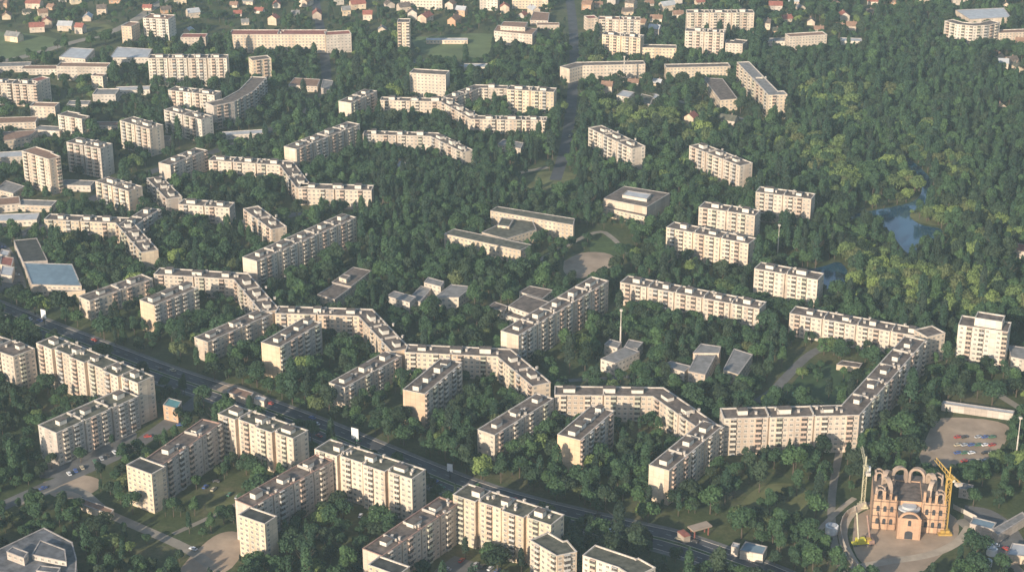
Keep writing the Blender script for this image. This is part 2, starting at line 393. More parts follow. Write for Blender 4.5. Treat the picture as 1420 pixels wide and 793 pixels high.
B('river slab one', 'pale sunlit slab standing alone above the public hall with the stepped roof', [(816, 177), (876, 206)], 21, st='slab', wall='white', roof='brown')
B('river slab two', 'sunlit slab highest up the park edge, backed by yellowish trees', [(956, 202), (1026, 230)], 21, st='slab', wall='pink', roof='brown')
B('river slab three', 'sunlit slab beside the river with shade on its lower corner', [(1048, 266), (1125, 276)], 22, st='slab', wall='pink', roof='brown')
B('river slab four', 'sunlit slab half hidden and half shaded behind another slab in front', [(969, 287), (1047, 299)], 22, st='slab', wall='pink', roof='brown')
B('river slab five', 'longest sunlit slab of the park edge group, in front of another slab', [(924, 315), (1038, 338)], 21, st='slab', wall='cream', roof='brown')
B('river slab six', 'sunlit slab alone above the end of the orchard slab by the pond', [(1046, 372), (1134, 388)], 21.5, st='slab', wall='pink', roof='brown')
# --- north west honeycomb
B('market edge block', 'long low sunlit block standing behind the blue roofed market hall', [(61, 304), (160, 309), (196, 350)], 13.5, st='chain', wall='yellow', gp='')
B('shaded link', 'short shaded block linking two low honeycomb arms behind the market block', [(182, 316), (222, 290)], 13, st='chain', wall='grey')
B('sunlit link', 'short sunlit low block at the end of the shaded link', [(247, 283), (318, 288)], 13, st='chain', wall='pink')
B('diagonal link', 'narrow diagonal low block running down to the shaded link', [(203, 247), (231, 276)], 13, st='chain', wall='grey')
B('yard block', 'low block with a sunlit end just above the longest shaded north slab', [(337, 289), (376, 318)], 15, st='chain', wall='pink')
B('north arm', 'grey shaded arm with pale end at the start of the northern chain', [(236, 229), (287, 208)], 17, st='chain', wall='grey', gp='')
B('north bent block', 'zigzag low block of the northern chain ending in a windowed pale stretch', [(289, 222), (388, 229), (411, 260)], 13, st='chain', wall='pink')
B('north tail', 'low pale windowed block continuing the northern zigzag chain', [(413, 261), (515, 264)], 13, st='chain', wall='cream')
B('long north slab', 'long shaded slab with a bright end above the first bent block', [(356, 362), (494, 301)], 20, st='slab', wall='pink', gp='')
B('upper north slab', 'long shaded slab with white huts above the northern zigzag chain', [(411, 207), (499, 172)], 19.5, st='slab', wall='pink', gp='')
B('small upper slab', 'short grey slab with sunlit end beside the upper northern chain', [(487, 143), (523, 126)], 17, st='slab', wall='pink', gp='')
# --- upper left towers and slabs
B('pink tower', 'tall pinkish tower standing by itself at the western edge', [(30, 209), (68, 221), (84, 217)], 28, st='plain', wall='pink', roof='rust', pattern='WLW', depth=13, name='tower_block', cat='tower block')
B('second west tower', 'pale tower just behind the tall pinkish tower at the edge', [(92, 197), (139, 206)], 24, st='slab', wall='grey', depth=14, name='tower_block', cat='tower block')
B('third west tower', 'pale tower with brownish roof between the market edge and the long row', [(166, 167), (207, 179)], 23, st='slab', wall='cream', depth=14, name='tower_block', cat='tower block')
B('fourth west tower', 'squat sunlit tower above the market edge block', [(132, 251), (178, 265)], 19, st='slab', wall='pink', depth=13, name='tower_block', cat='tower block')
B('fifth west tower', 'pale short slab in front of another, beside the curved block', [(227, 152), (279, 166)], 20, st='slab', wall='white')
B('sixth west tower', 'pale short slab tucked behind a similar one, beside the curved block', [(233, 125), (297, 132)], 19, st='slab', wall='white')
B('wide north slab', 'wide pale slab with vertical stripes in front of the white roofed sheds', [(205, 81), (314, 81)], 26, st='slab', wall='white', depth=13)
B('curved block', 'long curved shaded block sweeping up to a sunlit end tower', [(296, 147), (325, 141), (352, 126), (370, 107)], 21, st='plain', wall='grey', pattern='WLWLW', depth=13, gp='')
B('curved block end', 'sunlit yellowish tower at the far end of the curved block', [(350, 84), (376, 81)], 22, st='plain', wall='yellow', pattern='WL', depth=12, name='tower_block', cat='tower block')
B('twin tower one', 'narrow pale tower at the edge of the private houses, smaller of two', [(168, 36), (182, 37)], 20, st='plain', wall='yellow', depth=18, roof='rust', name='tower_block', cat='tower block')
B('twin tower two', 'white tower with gabled roofs at the edge of the private houses', [(198, 25), (233, 27)], 24, st='slab', wall='white', depth=18, roof='rust', name='tower_block', cat='tower block')
B('edge slab one', 'broad sunlit slab cut by the western picture edge', [(-20, 114), (51, 118)], 20, st='slab', wall='cream')
B('edge slab one end', 'narrow bluish white slab with red top next to the edge slab', [(52, 113), (69, 108)], 21, st='plain', wall='white', depth=10, roof='red', gp='')
B('edge slab two', 'small cream house block below the broad edge slab', [(41, 147), (76, 148)], 12, st='plain', wall='pink', roof='rust')
B('edge slab three', 'short pale block below the western factory row', [(80, 159), (113, 165), (124, 161)], 17, st='plain', wall='white', pattern='WLW')
B('west row', 'long low block row with a red cornered end below the white warehouses', [(78, 92), (148, 93)], 13, st='plain', wall='grey', roof='rust', depth=14)
B('small west house', 'small cream gabled house at the end of the low block row', [(126, 105), (142, 106)], 12, st='plain', wall='cream', roof='rust', depth=9)
B('flat shop', 'flat low shop with striped front between two western towers', [(128, 131), (160, 131)], 10, st='plain', wall='grey', roof='grey', depth=18)
# --- top middle
r = B('long factory', 'very long pale factory hall with red roof edge along the top', [(318, 48), (451, 48)], 18, st='plain', wall='cream', roof='red', depth=18, huts=False, name='factory', cat='factory')
B('', '', [(452, 49), (487, 47)], 18, root=r, st='plain', wall='grey', roof='red', depth=14, huts=False)
B('lone tower', 'slender lone tower beside the grass field at the top', [(551, 31), (568, 31)], 33, st='plain', wall='yellow', depth=14, name='tower_block', cat='tower block', pattern='LW')
B('boxy block', 'boxy peach block with blank face beside the upper chain', [(568, 101), (618, 104)], 23, st='plain', wall='pink', depth=14, gp='')
B('upper chain', 'long kinked low chain running in front of the wide cream slab', [(527, 139), (611, 141), (653, 165), (758, 167)], 12.5, st='chain', wall='pink', depth=10)
B('upper back chain', 'low kinked block behind the wide cream slab', [(628, 137), (666, 122), (703, 123)], 12, st='chain', wall='pink', depth=10)
B('wide cream slab', 'wide cream slab beside the tree lined boulevard', [(703, 124), (768, 128)], 22, st='slab', wall='yellow', depth=13)
B('lower chain', 'low kinked block half hidden in trees above the central wood', [(503, 186), (597, 189), (641, 211)], 12, st='chain', wall='pink', depth=10)
LOW('tiered school', 'tiered school with red bands beside the sports field at the top', [([(685, 43), (738, 48), (745, 40), (690, 35)], 13), ([(694, 36), (728, 38), (732, 31), (698, 30)], 17)], 'school', 'school', 'pink', 'rust')
B('top slab one', 'pale slab cut by the top edge above the lone tower', [(555, -8), (613, -7)], 16, st='plain', wall='white')
B('top slab two', 'narrow pale slab at the top edge, middle of three', [(665, -12), (690, -11)], 20, st='plain', wall='white')
B('top slab three', 'sunlit slab at the top edge next to the boulevard', [(710, -10), (760, -9)], 17, st='plain', wall='yellow')
# --- top right cluster
B('cluster back slab', 'peach slab at the back of the cluster beyond the boulevard', [(830, 27), (888, 28)], 24, st='slab', wall='pink', roof='rust')
B('cluster side slab', 'small peach slab with red roof at the corner of the cluster', [(815, 26), (829, 25)], 13, st='plain', wall='pink', roof='red')
B('cluster front slab', 'yellowish slab at the front of the cluster beyond the boulevard', [(835, 48), (888, 53)], 23, st='slab', wall='yellow')
B('cluster low slab', 'low yellowish slab attached beside the cluster front slab', [(889, 66), (938, 67)], 13, st='plain', wall='yellow')
B('boulevard slab', 'long low cream slab facing the boulevard trees', [(790, 96), (808, 91), (895, 89)], 13, st='plain', wall='cream', gp='')
B('ridge slab', 'wide peach slab highest in the top cluster', [(953, 18), (1046, 18)], 23, st='slab', wall='pink')
B('ridge front slab', 'peach slab standing before the wide ridge slab', [(950, 43), (1004, 46)], 24, st='slab', wall='pink')
B('ridge low slab', 'smaller blank peach slab beside the ridge front slab', [(1006, 60), (1030, 61), (1037, 56)], 14, st='plain', wall='pink', gp='')
B('orchard long slab', 'low long yellowish slab with trees in front beside the forest', [(924, 94), (1013, 92)], 12, st='plain', wall='yellow')
B('forest slab', 'long diagonal slab with ochre end bordering the forest', [(1022, 86), (1066, 132), (1092, 131)], 21, st='plain', wall='yellow', depth=11, pattern='WLWW', roof='grey')
LOW('brown school', 'low school with a broad brown roof beside the diagonal forest slab', [([(975, 108), (1002, 109), (1023, 137), (999, 139)], 10)], 'school', 'school', 'cream', 'brown')
B('forest house', 'peach block with a raised centre at the edge of the forest', [(1095, 51), (1147, 48)], 14, st='plain', wall='pink', roof='rust')
B('concave block', 'curved pale block in the forest near the top corner', [(1310, 29), (1328, 34), (1350, 36), (1370, 35), (1387, 31)], 21, st='plain', wall='white', pattern='WL', depth=11, gp='')
B('concave annex', 'low peach annex beside the curved forest block', [(1386, 46), (1440, 44)], 11, st='plain', wall='pink', roof='rust')
LOW('great hall', 'wide flat roofed hall behind the curved forest block', [([(1325, 14), (1392, 11), (1402, 24), (1345, 27)], 9)], 'sports_hall', 'hall', 'pink', 'pale', wins=False)
# --- schools, halls, kindergartens
LOW('big school', 'spreading cream school of three joined wings amid the trees in the centre',
    [([(680, 292), (795, 312), (789, 322), (792, 308), (687, 287)][:2] + [(797, 303), (690, 286)], 12), ([(616, 324), (722, 347), (737, 339), (630, 317)], 10), ([(668, 322), (702, 331), (744, 318), (738, 305), (706, 304)], 9.5), ([(690, 312), (706, 314), (712, 304), (696, 301)], 11)], 'school', 'school', 'yellow', 'green', near=60)
r = LOW('public hall', 'square sunlit public hall with a raised pale skylight on its roof', [([(837, 275), (897, 287), (929, 268), (866, 258)], 12.5)], 'public_hall', 'hall', 'cream', 'brown', near=0, wins=False)
LOW('', '', [([(831, 286), (894, 300), (898, 296), (836, 283)], 7)], root=r, wall='cream', roof='brown', near=30)
LOW('', '', [([(863, 270), (897, 276), (903, 269), (870, 264)], 14.5)], root=r, wall='white', roof='pale', wins=False)
LOW('west kindergarten', 'ruined looking low kindergarten with a white hut near the yard block', [([(440, 408), (464, 415), (486, 399), (464, 393)], 7.5), ([(460, 391), (487, 397), (515, 375), (490, 370)], 8), ([(470, 384), (480, 387), (486, 382), (476, 380)], 10.5)], 'kindergarten', 'kindergarten', 'cream', 'brown', near=30)
LOW('middle kindergarten', 'grey roofed kindergarten with a small tower among trees north of the centre', [([(536, 410), (568, 419), (577, 411), (547, 403)], 8.5), ([(566, 414), (583, 418), (598, 400), (584, 396)], 6), ([(588, 391), (611, 397), (616, 390), (594, 384)], 9), ([(602, 412), (636, 412), (655, 397), (626, 394)], 8)], 'kindergarten', 'kindergarten', 'white', 'grey', near=30)
LOW('slab kindergarten', 'wide grey roofed kindergarten tucked against the steep slab', [([(705, 424), (745, 438), (764, 419), (727, 408)], 9), ([(720, 404), (752, 414), (768, 402), (735, 396)], 8), ([(700, 436), (728, 444), (738, 438), (708, 430)], 6), ([(675, 426), (700, 431), (704, 424), (686, 418)], 6)], 'kindergarten', 'kindergarten', 'white', 'brown', near=30)
LOW('court kindergarten', 'stepped kindergarten with lilac grey roofs inside the large court', [([(919, 506), (949, 515), (958, 507), (930, 500)], 8.5), ([(954, 514), (978, 519), (994, 489), (970, 484)], 9), ([(961, 489), (997, 489), (1000, 480), (972, 476)], 10)], 'kindergarten', 'kindergarten', 'pink', 'grey', near=30)
LOW('court nursery', 'yellow ended nursery wing next to the lilac roofed kindergarten', [([(1003, 512), (1024, 519), (1044, 491), (1018, 483)], 9.5)], 'kindergarten', 'kindergarten', 'yellow', 'grey', near=30)
LOW('mast kindergarten', 'crossed white roofed kindergarten beside the tall thin mast', [([(833, 497), (853, 503), (887, 487), (868, 480)], 8), ([(838, 477), (856, 482), (862, 474), (846, 470)], 7), ([(866, 480), (884, 483), (892, 474), (872, 470)], 7)], 'kindergarten', 'kindergarten', 'white', 'grey', near=30)
r = LOW('market hall', 'blue grey roofed market hall with a long pale front wall', [([(44, 394), (113, 396), (100, 366), (33, 364)], 8)], 'market_hall', 'market', 'cream', 'blue', near=20)
LOW('', '', [([(32, 363), (66, 361), (51, 330), (19, 333)], 7)], root=r, wall='grey', roof='dark', wins=False)
LOW('shop', 'flat shop building with cream parapet beside the market hall front', [([(72, 406), (118, 402), (112, 398), (70, 400)], 5)], 'shop', 'shop', 'cream', 'grey', wins=False)
LOW('bottom corner hall', 'grey flat roofed many cornered hall at the bottom corner', [([(-30, 790), (105, 800), (106, 774), (100, 751), (61, 731), (0, 760)], 9), ([(9, 764), (33, 773), (39, 765), (18, 757)], 13), ([(44, 768), (92, 778), (90, 761), (56, 748)], 11.5), ([(50, 790), (80, 794), (84, 786), (56, 783)], 10.5)], 'trade_hall', 'hall', 'grey', 'slate', near=30)
LOW('long shed', 'long low shed with two bright peach walls beside the dirt track', [([(106, 696), (153, 713), (158, 706), (112, 689)], 4)], 'shed', 'shed', 'pink', 'rust', wins=False)
LOW('garage row', 'long white roofed garage row above the bare dirt lot', [([(1306, 559), (1405, 573), (1407, 569), (1309, 555)], 4.5)], 'garage', 'garage', 'grey', 'pale', wins=False)
LOW('blue shed', 'blue roofed roadside pavilion at the end of the avenue', [([(1026, 762), (1058, 768), (1064, 757), (1034, 750)], 5)], 'pavilion', 'pavilion', 'white', 'blue', near=0, wins=False)
LOW('white kiosk', 'small white kiosk between the gas canopy and the blue pavilion', [([(1014, 757), (1024, 759), (1026, 753), (1017, 751)], 5)], 'kiosk', 'kiosk', 'white', 'pale', wins=False)
LOW('teal kiosk', 'orange walled pavilion with teal roof in the gap beside the avenue', [([(226, 561), (246, 566), (252, 556), (234, 551)], 9)], 'pavilion', 'pavilion', 'brick', 'teal', near=12)
LOW('red shop', 'low reddish shop on the paved lot along the far avenue side', [([(314, 543), (344, 553), (352, 544), (324, 535)], 4)], 'shop', 'shop', 'pink', 'rust', wins=False)
LOW('white shop', 'tiny white kiosk at the end of the red paved lot', [([(352, 552), (366, 556), (370, 551), (357, 547)], 3.5)], 'kiosk', 'kiosk', 'white', 'pale', wins=False)
LOW('stall row', 'long grey roofed stall row near the church building site', [([(1384, 741), (1424, 716), (1418, 709), (1376, 733)], 5)], 'stall', 'stall', 'grey', 'grey', wins=False)
LOW('second stall row', 'shorter grey roofed stall row across the yard from the long one', [([(1345, 725), (1376, 733), (1382, 724), (1350, 716)], 5)], 'stall', 'stall', 'grey', 'blue', wins=False)
LOW('lower stalls', 'tan walled stall with a pale roof cut by the eastern edge', [([(1397, 768), (1440, 772), (1440, 757), (1404, 752)], 5)], 'stall', 'stall', 'cream', 'pale', wins=False)
LOW('yellow pavilion', 'small yellow pavilion among trees in the large court', [([(1160, 505), (1192, 509), (1196, 503), (1168, 499)], 3.5)], 'pavilion', 'pavilion', 'yellow', 'brown', wins=False)
for i, (p, lab, rf) in enumerate([
    ([(82, 79), (118, 82), (131, 68), (98, 66)], 'white roofed warehouse beside the grass field, smaller of two', 'pale'),
    ([(152, 80), (205, 80), (211, 68), (163, 65)], 'broad white roofed warehouse behind the wide striped slab', 'pale'),
    ([(0, 196), (40, 190), (52, 180), (4, 183)], 'low shop with a pink roof at the western picture edge', 'rust'),
    ([(-5, 262), (18, 268), (34, 258), (8, 250)], 'grey roofed low building below the pink tower', 'grey'),
    ([(400, 118), (440, 120), (444, 110), (408, 108)], 'brown roofed workshop among trees below the long factory', 'rust'),
    ([(445, 122), (458, 124), (462, 112), (448, 110)], 'grey roofed workshop beside the brown roofed one', 'grey'),
    ([(735, 28), (760, 29), (762, 18), (740, 16)], 'pink fronted house block behind the tiered school', 'rust'),
    ([(855, 132), (872, 135), (880, 128), (864, 125)], 'pale roofed garage in the gardens beyond the boulevard', 'pale'),
    ([(885, 140), (902, 145), (906, 134), (890, 130)], 'olive roofed garage in the gardens beyond the boulevard', 'green'),
    ([(905, 136), (916, 139), (919, 133), (908, 130)], 'white shed in the gardens below the cluster low slab', 'pale'),
    ([(1405, 346), (1425, 350), (1428, 340), (1410, 337)], 'white walled house with red roof by the river woods', 'red'),
    ([(690, 200), (722, 206), (726, 198), (698, 193)], 'grey roofed kindergarten hidden in the upper woods', 'grey'),
    ([(548, 230), (560, 233), (566, 226), (554, 223)], 'pale hut hidden in the woods below the upper chain', 'pale'),
    ([(0, 352), (10, 355), (14, 348), (2, 345)], 'white market tent by the picture edge, upper one', 'pale'),
    ([(0, 366), (16, 369), (19, 357), (2, 355)], 'red market tent between two white ones', 'red'),
    ([(0, 380), (16, 382), (20, 370), (3, 368)], 'white market tent by the picture edge, lower one', 'pale'),
    ([(1330, 676), (1346, 679), (1350, 672), (1335, 669)], 'grey site hut behind the church crane', 'grey'),
]):
    nm = ' '.join(lab.split()[:3])
    LOW(None, lab, [(p, 5.5 if i > 3 else 8)], 'market_tent' if 'tent' in lab else ('warehouse' if 'warehouse' in lab else ('shed' if any(w in lab for w in ('hut', 'garage', 'shed', 'workshop')) else 'low_building')), 'building', 'white' if rf == 'pale' else R.choice(['cream', 'pink', 'grey']), rf, wins='tent' not in lab)

# --- scattered low buildings between the western towers
def LB(px, py, w, d, h, rz, wall, roof, label, cat='low building'):
    x, y = at(px, py); c, s = math.cos(rz), math.sin(rz)
    f = [(x + a * c - b_ * s, y + a * s + b_ * c) for a, b_ in ((-w / 2, -d / 2), (w / 2, -d / 2), (w / 2, d / 2), (-w / 2, d / 2))]
    r_ = thing('low_building', label, cat, (x, y, 0), 0, 'low buildings between the towers')
    core(r_, f, h, MW[wall], MR[roof], None, pattern='W', gpattern='W', near=12, parapet=0.35)
for a in [(18, 176, 40, 16, 6, .1, 'pink', 'rust', 'long rusty roofed low building under the broad edge slab'), (70, 186, 22, 12, 5, -.2, 'white', 'grey', 'grey roofed shop behind the second west tower'),
          (14, 224, 30, 14, 6, .2, 'grey', 'pale', 'pale roofed workshop behind the tall pinkish tower'), (52, 290, 26, 12, 5, -.1, 'cream', 'grey', 'grey roofed shop behind the market edge block'),
          (20, 310, 34, 14, 5, .1, 'white', 'pale', 'pale roofed shop above the market yard'), (5, 290, 24, 16, 6, .3, 'pink', 'rust', 'rusty roofed shop cut by the western edge'),
          (110, 150, 18, 12, 5, 0, 'white', 'grey', 'small grey roofed shop beside the short pale block'), (185, 130, 30, 12, 5, .1, 'white', 'pale', 'pale roofed store below the wide striped slab'),
          (150, 178, 20, 12, 4, 0, 'pink', 'rust', 'rusty roofed store beside the third west tower'), (340, 190, 36, 10, 4, .2, 'white', 'pale', 'long pale annex at the foot of the curved block'),
          (108, 262, 24, 12, 5, -.1, 'grey', 'grey', 'grey roofed store between pinkish and squat towers'), (215, 200, 26, 12, 5, 0, 'grey', 'brown', 'brown roofed store near the third west tower'),
          (60, 102, 36, 12, 6, 0, 'white', 'rust', 'rusty roofed row at the end of the pale street'), (20, 98, 30, 14, 6, .1, 'grey', 'grey', 'grey roofed depot beside the grass field'),
          (270, 62, 24, 14, 9, 0, 'pink', 'red', 'red roofed house with wings near the white gabled tower'), (660, 98, 22, 12, 5, 0, 'white', 'pale', 'pale roofed store by the car park of the boxy block'),
          (620, 60, 40, 8, 4, 0, 'cream', 'pale', 'long low pale stand across the sports field'), (760, 40, 22, 10, 5, 0, 'pink', 'rust', 'rusty roofed house by the tree lined boulevard'),
          (1080, 62, 26, 12, 5, .1, 'white', 'grey', 'grey roofed house row by the forest block'), (1180, 62, 20, 12, 5, -.1, 'white', 'pale', 'pale roofed house at the forest fringe')]: LB(*a)
# ------------------------------------------------------------------ setting: ground, roads, paths, water
def sheet(name, pts, z, m, kind='structure'):
    o = link(name, mesh(name, [(x, y, z) for x, y in pts], [tuple(range(len(pts)))], [m])); o['kind'] = kind
    return o
def pxs(pts): return [at(*p) for p in pts]
OPENV = []; KEEP = []   # tree free polygons (picture points -> ground)
ROADS = []  # (polyline in metres, half width)
def ribbon(name, pts, w, z, m, keep=True, extra=1.5):
    P = pts
    a = offset_line(P, w / 2); b = offset_line(P, -w / 2); n = len(P)
    o = link(name, mesh(name, [(x, y, z) for x, y in a + b], [(n + i, n + i + 1, i + 1, i) for i in range(n - 1)], [m])); o['kind'] = 'structure'
    if keep: ROADS.append((P, w / 2 + extra))
    return P
def smooth(pts, it=2):
    for _ in range(it):
        q = [pts[0]]
        for a, b in zip(pts[:-1], pts[1:]):
            q += [(a[0] * .75 + b[0] * .25, a[1] * .75 + b[1] * .25), (a[0] * .25 + b[0] * .75, a[1] * .25 + b[1] * .75)]
        pts = q + [pts[-1]]
    return pts
m, nt, b = new_mat('grass_and_soil')
n1 = noise(nt, 0.03, 8, 0.72); n2 = noise(nt, 0.45, 6, 0.75)
c1 = ramp(nt, n1, [(0.30, (0.035, 0.050, 0.020)), (0.48, (0.060, 0.078, 0.030)), (0.58, (0.095, 0.098, 0.045)), (0.70, (0.150, 0.120, 0.080))])
c2 = ramp(nt, n2, [(0.30, (0.55, 0.58, 0.52)), (0.7, (1.25, 1.2, 1.15))])
nt.links.new(mul(nt, c1, c2), b.inputs['Base Color']); M_GROUND = m
M_GRASS = flat('lawn_grass', (0.060, 0.088, 0.030), 0.4, 0.12)
M_DARKGRASS = flat('dark_lawn_grass', (0.040, 0.070, 0.028), 0.35, 0.15)
M_FIELD = flat('light_field_grass', (0.105, 0.135, 0.055), 0.3, 0.05)
M_MEADOW = flat('dry_meadow_grass', (0.120, 0.125, 0.050), 0.4, 0.09)
M_DIRT = flat('bare_dirt', (0.33, 0.25, 0.18), 0.3, 0.06)
M_PATH = flat('worn_path', (0.24, 0.21, 0.17), 0.25, 0.1)
M_TRACK = flat('pale_sandy_track', (0.36, 0.30, 0.23), 0.25, 0.1)
M_ASPH = flat('asphalt', (0.066, 0.068, 0.075), 0.4, 0.08)
M_ASPH2 = flat('worn_asphalt', (0.13, 0.125, 0.12), 0.3, 0.1)
M_PAVE = flat('paving_slabs', (0.14, 0.135, 0.13), 0.25, 0.2)
M_LINE = flat('road_paint', (0.40, 0.40, 0.39), 0.1)
g = 40000.0
gp = [(-g, -g), (g, -g), (g, g), (-g, g)]
sheet('ground', gp, 0.0, M_GROUND)

AV = smooth(pxs([(-70, 406), (0, 432), (70, 460), (142, 487), (228, 520), (330, 553), (430, 590), (500, 619), (570, 648), (650, 680), (727, 703), (815, 724), (880, 739), (930, 750), (989, 770), (1052, 793), (1160, 840)]), 1)
ribbon('pavement', AV, 25, 0.03, M_PAVE, True, -3.5)
ribbon('avenue', AV, 19, 0.06, M_ASPH, False)
med = ribbon('median_grass', AV, 2.2, 0.10, M_GRASS, False)
def kerb(P, off, name='kerb'):
    a = offset_line(P, off - 0.12); b2 = offset_line(P, off + 0.12); n = len(P)
    V = [(x, y, 0.0) for x, y in a] + [(x, y, 0.18) for x, y in a] + [(x, y, 0.18) for x, y in b2] + [(x, y, 0.0) for x, y in b2]; F = []
    for r in range(3):
        for i in range(n - 1): F.append((r * n + i, r * n + i + 1, r * n + n + i + 1, r * n + n + i))
    o = link(name, mesh(name, V, F, [M_TRIM])); o['kind'] = 'structure'
for o_ in (9.6, -9.6, 1.2, -1.2): kerb(AV, o_)
V = []; F = []
for off in (5.4, -5.4):
    P = offset_line(AV, off); acc = 0.0
    for a, c in zip(P[:-1], P[1:]):
        L = math.dist(a, c); d = norm2((c[0] - a[0], c[1] - a[1])); s = 0.0
        while s + 3 < L:
            k = len(V)
            for t, w in ((s, -.12), (s + 3, -.12), (s + 3, .12), (s, .12)): V.append((a[0] + d[0] * t - d[1] * w, a[1] + d[1] * t + d[0] * w, 0.085))
            F.append((k, k + 1, k + 2, k + 3)); s += 9
o = link('road_markings', mesh('road_markings', V, F, [M_LINE])); o['kind'] = 'structure'

def road(name, pts, w, m=None, z=0.05, extra=1.5): return ribbon(name, smooth(pxs(pts)), w, z, m or M_ASPH, True, extra)
road('boulevard', [(770, -60), (790, -10), (797, 60), (795, 120), (790, 170), (782, 215), (770, 250)], 9, z=0.05, extra=0.0)
road('road', [(-30, 716), (60, 676), (172, 628), (235, 586), (285, 545), (300, 540)], 9, M_ASPH2, 0.045)
road('path', [(150, 712), (205, 736), (265, 762), (300, 790)], 6, M_PATH, 0.04)
road('road', [(-30, 92), (40, 78), (95, 60), (165, 44), (235, -5)], 10, M_PATH, 0.045)
road('path', [(1040, 562), (1070, 545), (1088, 525), (1120, 492), (1145, 480)], 6, M_ASPH2, 0.04)
road('path', [(745, 362), (790, 338), (832, 318), (850, 330), (872, 352)], 4, M_PATH, 0.04)
road('path', [(1370, 536), (1392, 552), (1430, 575)], 5, M_PATH, 0.04)
road('path', [(1165, 620), (1150, 700), (1160, 780), (1190, 815)], 4, M_PATH, 0.035, 0.5)
road('path', [(1240, 780), (1245, 810)], 22, M_DIRT, 0.035)
road('path', [(1216, 696), (1186, 706), (1170, 724), (1168, 748), (1180, 774), (1200, 800)], 4.5, M_TRACK, 0.04, 2.0)
road('path', [(1180, 788), (1230, 778), (1290, 770), (1330, 752), (1345, 730)], 5, M_TRACK, 0.042, 1.0)
road('path', [(1130, 740), (1165, 705), (1185, 690)], 3, M_TRACK, 0.036, 0.5)
road('path', [(20, 700), (100, 668), (150, 712)], 5, M_PATH, 0.038)
road('path', [(240, 740), (285, 720), (345, 690)], 3, M_PATH, 0.037)
road('path', [(1330, 720), (1380, 760), (1420, 800)], 6, M_PATH, 0.04)
road('path', [(640, 216), (700, 244), (760, 232)], 5, M_PATH, 0.04)
road('road', [(430, -40), (455, 100), (450, 140), (380, 180), (300, 210), (200, 240), (100, 290), (20, 330)], 9, M_ASPH, 0.045)
road('road', [(300, 312), (400, 300), (470, 285), (560, 296)], 8, M_ASPH2, 0.04)
road('road', [(905, 130), (1010, 160), (1070, 175)], 5, M_PATH, 0.04)
road('path', [(640, 490), (700, 520), (760, 530), (900, 520)], 4, M_ASPH2, 0.035)
def area(name, pts, m, z, sm=True, keep=True):
    P = pxs(pts)
    if sm:
        P = smooth(P + [P[0]], 2)[:-1]
    sheet(name, P, z, m)
    if keep: KEEP.append(P)
    if keep and name in ('meadow', 'dirt_yard', 'dirt_lot', 'sports_lawn', 'sports_field', 'building_site'): OPENV.append(P)
area('dirt_lot', [(1272, 640), (1290, 592), (1302, 576), (1402, 584), (1398, 610), (1370, 645), (1300, 650)], M_DIRT, 0.02)
area('dirt_yard', [(782, 362), (808, 348), (856, 352), (846, 376), (806, 388), (780, 380)], M_DIRT, 0.025)
area('sports_lawn', [(820, 335), (842, 325), (868, 348), (850, 362), (815, 350)], M_GRASS, 0.02)
area('meadow', [(716, 258), (735, 240), (780, 236), (806, 244), (780, 256), (745, 264)], M_MEADOW, 0.02)
area('court_lawn', [(1085, 548), (1125, 500), (1180, 512), (1200, 540), (1180, 562), (1110, 565)], M_DARKGRASS, 0.02, True, False)
area('meadow', [(1020, 706), (1050, 672), (1105, 668), (1128, 690), (1110, 728), (1050, 742)], M_MEADOW, 0.02, True, False)
area('riverbank', [(1180, 284), (1240, 268), (1270, 266), (1268, 278), (1220, 284), (1188, 290)], M_MEADOW, 0.02)
area('riverbank', [(1255, 300), (1290, 282), (1316, 290), (1314, 316), (1270, 308)], M_MEADOW, 0.02, True, False)
area('sports_field', [(570, 52), (690, 44), (685, 62), (672, 84), (580, 78)], M_FIELD, 0.02)
area('field', [(-40, 82), (-30, 46), (20, 44), (95, 56), (60, 70), (20, 88)], M_FIELD, 0.02)
area('field', [(60, 38), (130, 30), (165, 38), (130, 50), (80, 48)], M_MEADOW, 0.02)
area('building_site', [(1185, 716), (1215, 700), (1320, 705), (1335, 740), (1300, 775), (1270, 800), (1225, 800), (1180, 770)], M_DIRT, 0.02)
area('dirt_yard', [(265, 770), (300, 738), (335, 735), (340, 765), (310, 800), (240, 800)], M_DIRT, 0.02)
area('dirt_yard', [(285, 690), (320, 678), (345, 690), (310, 708), (285, 712)], M_MEADOW, 0.02)
area('dirt_yard', [(60, 668), (110, 655), (150, 668), (115, 692), (70, 690)], M_DIRT, 0.02)
area('red_lot', [(300, 540), (318, 530), (350, 540), (382, 556), (368, 564), (330, 556)], M_DIRT, 0.075)
area('car_yard', [(1338, 700), (1380, 706), (1420, 740), (1430, 790), (1370, 760), (1335, 735)], M_ASPH2, 0.022)
area('parking_lot', [(568, 82), (625, 84), (650, 95), (600, 98), (565, 92)], M_ASPH, 0.022)
area('yard', [(630, 770), (700, 792), (690, 830), (600, 830), (590, 800)], M_ASPH2, 0.022)
area('market_yard', [(-30, 330), (14, 336), (40, 398), (30, 412), (-30, 400)], M_ASPH2, 0.022)
area('road_apron', [(870, 742), (960, 742), (1010, 762), (990, 780), (940, 770)], M_MEADOW, 0.018)
area('yard', [(130, 560), (200, 600), (170, 625), (80, 665), (40, 660)], M_ASPH2, 0.019, True, False)
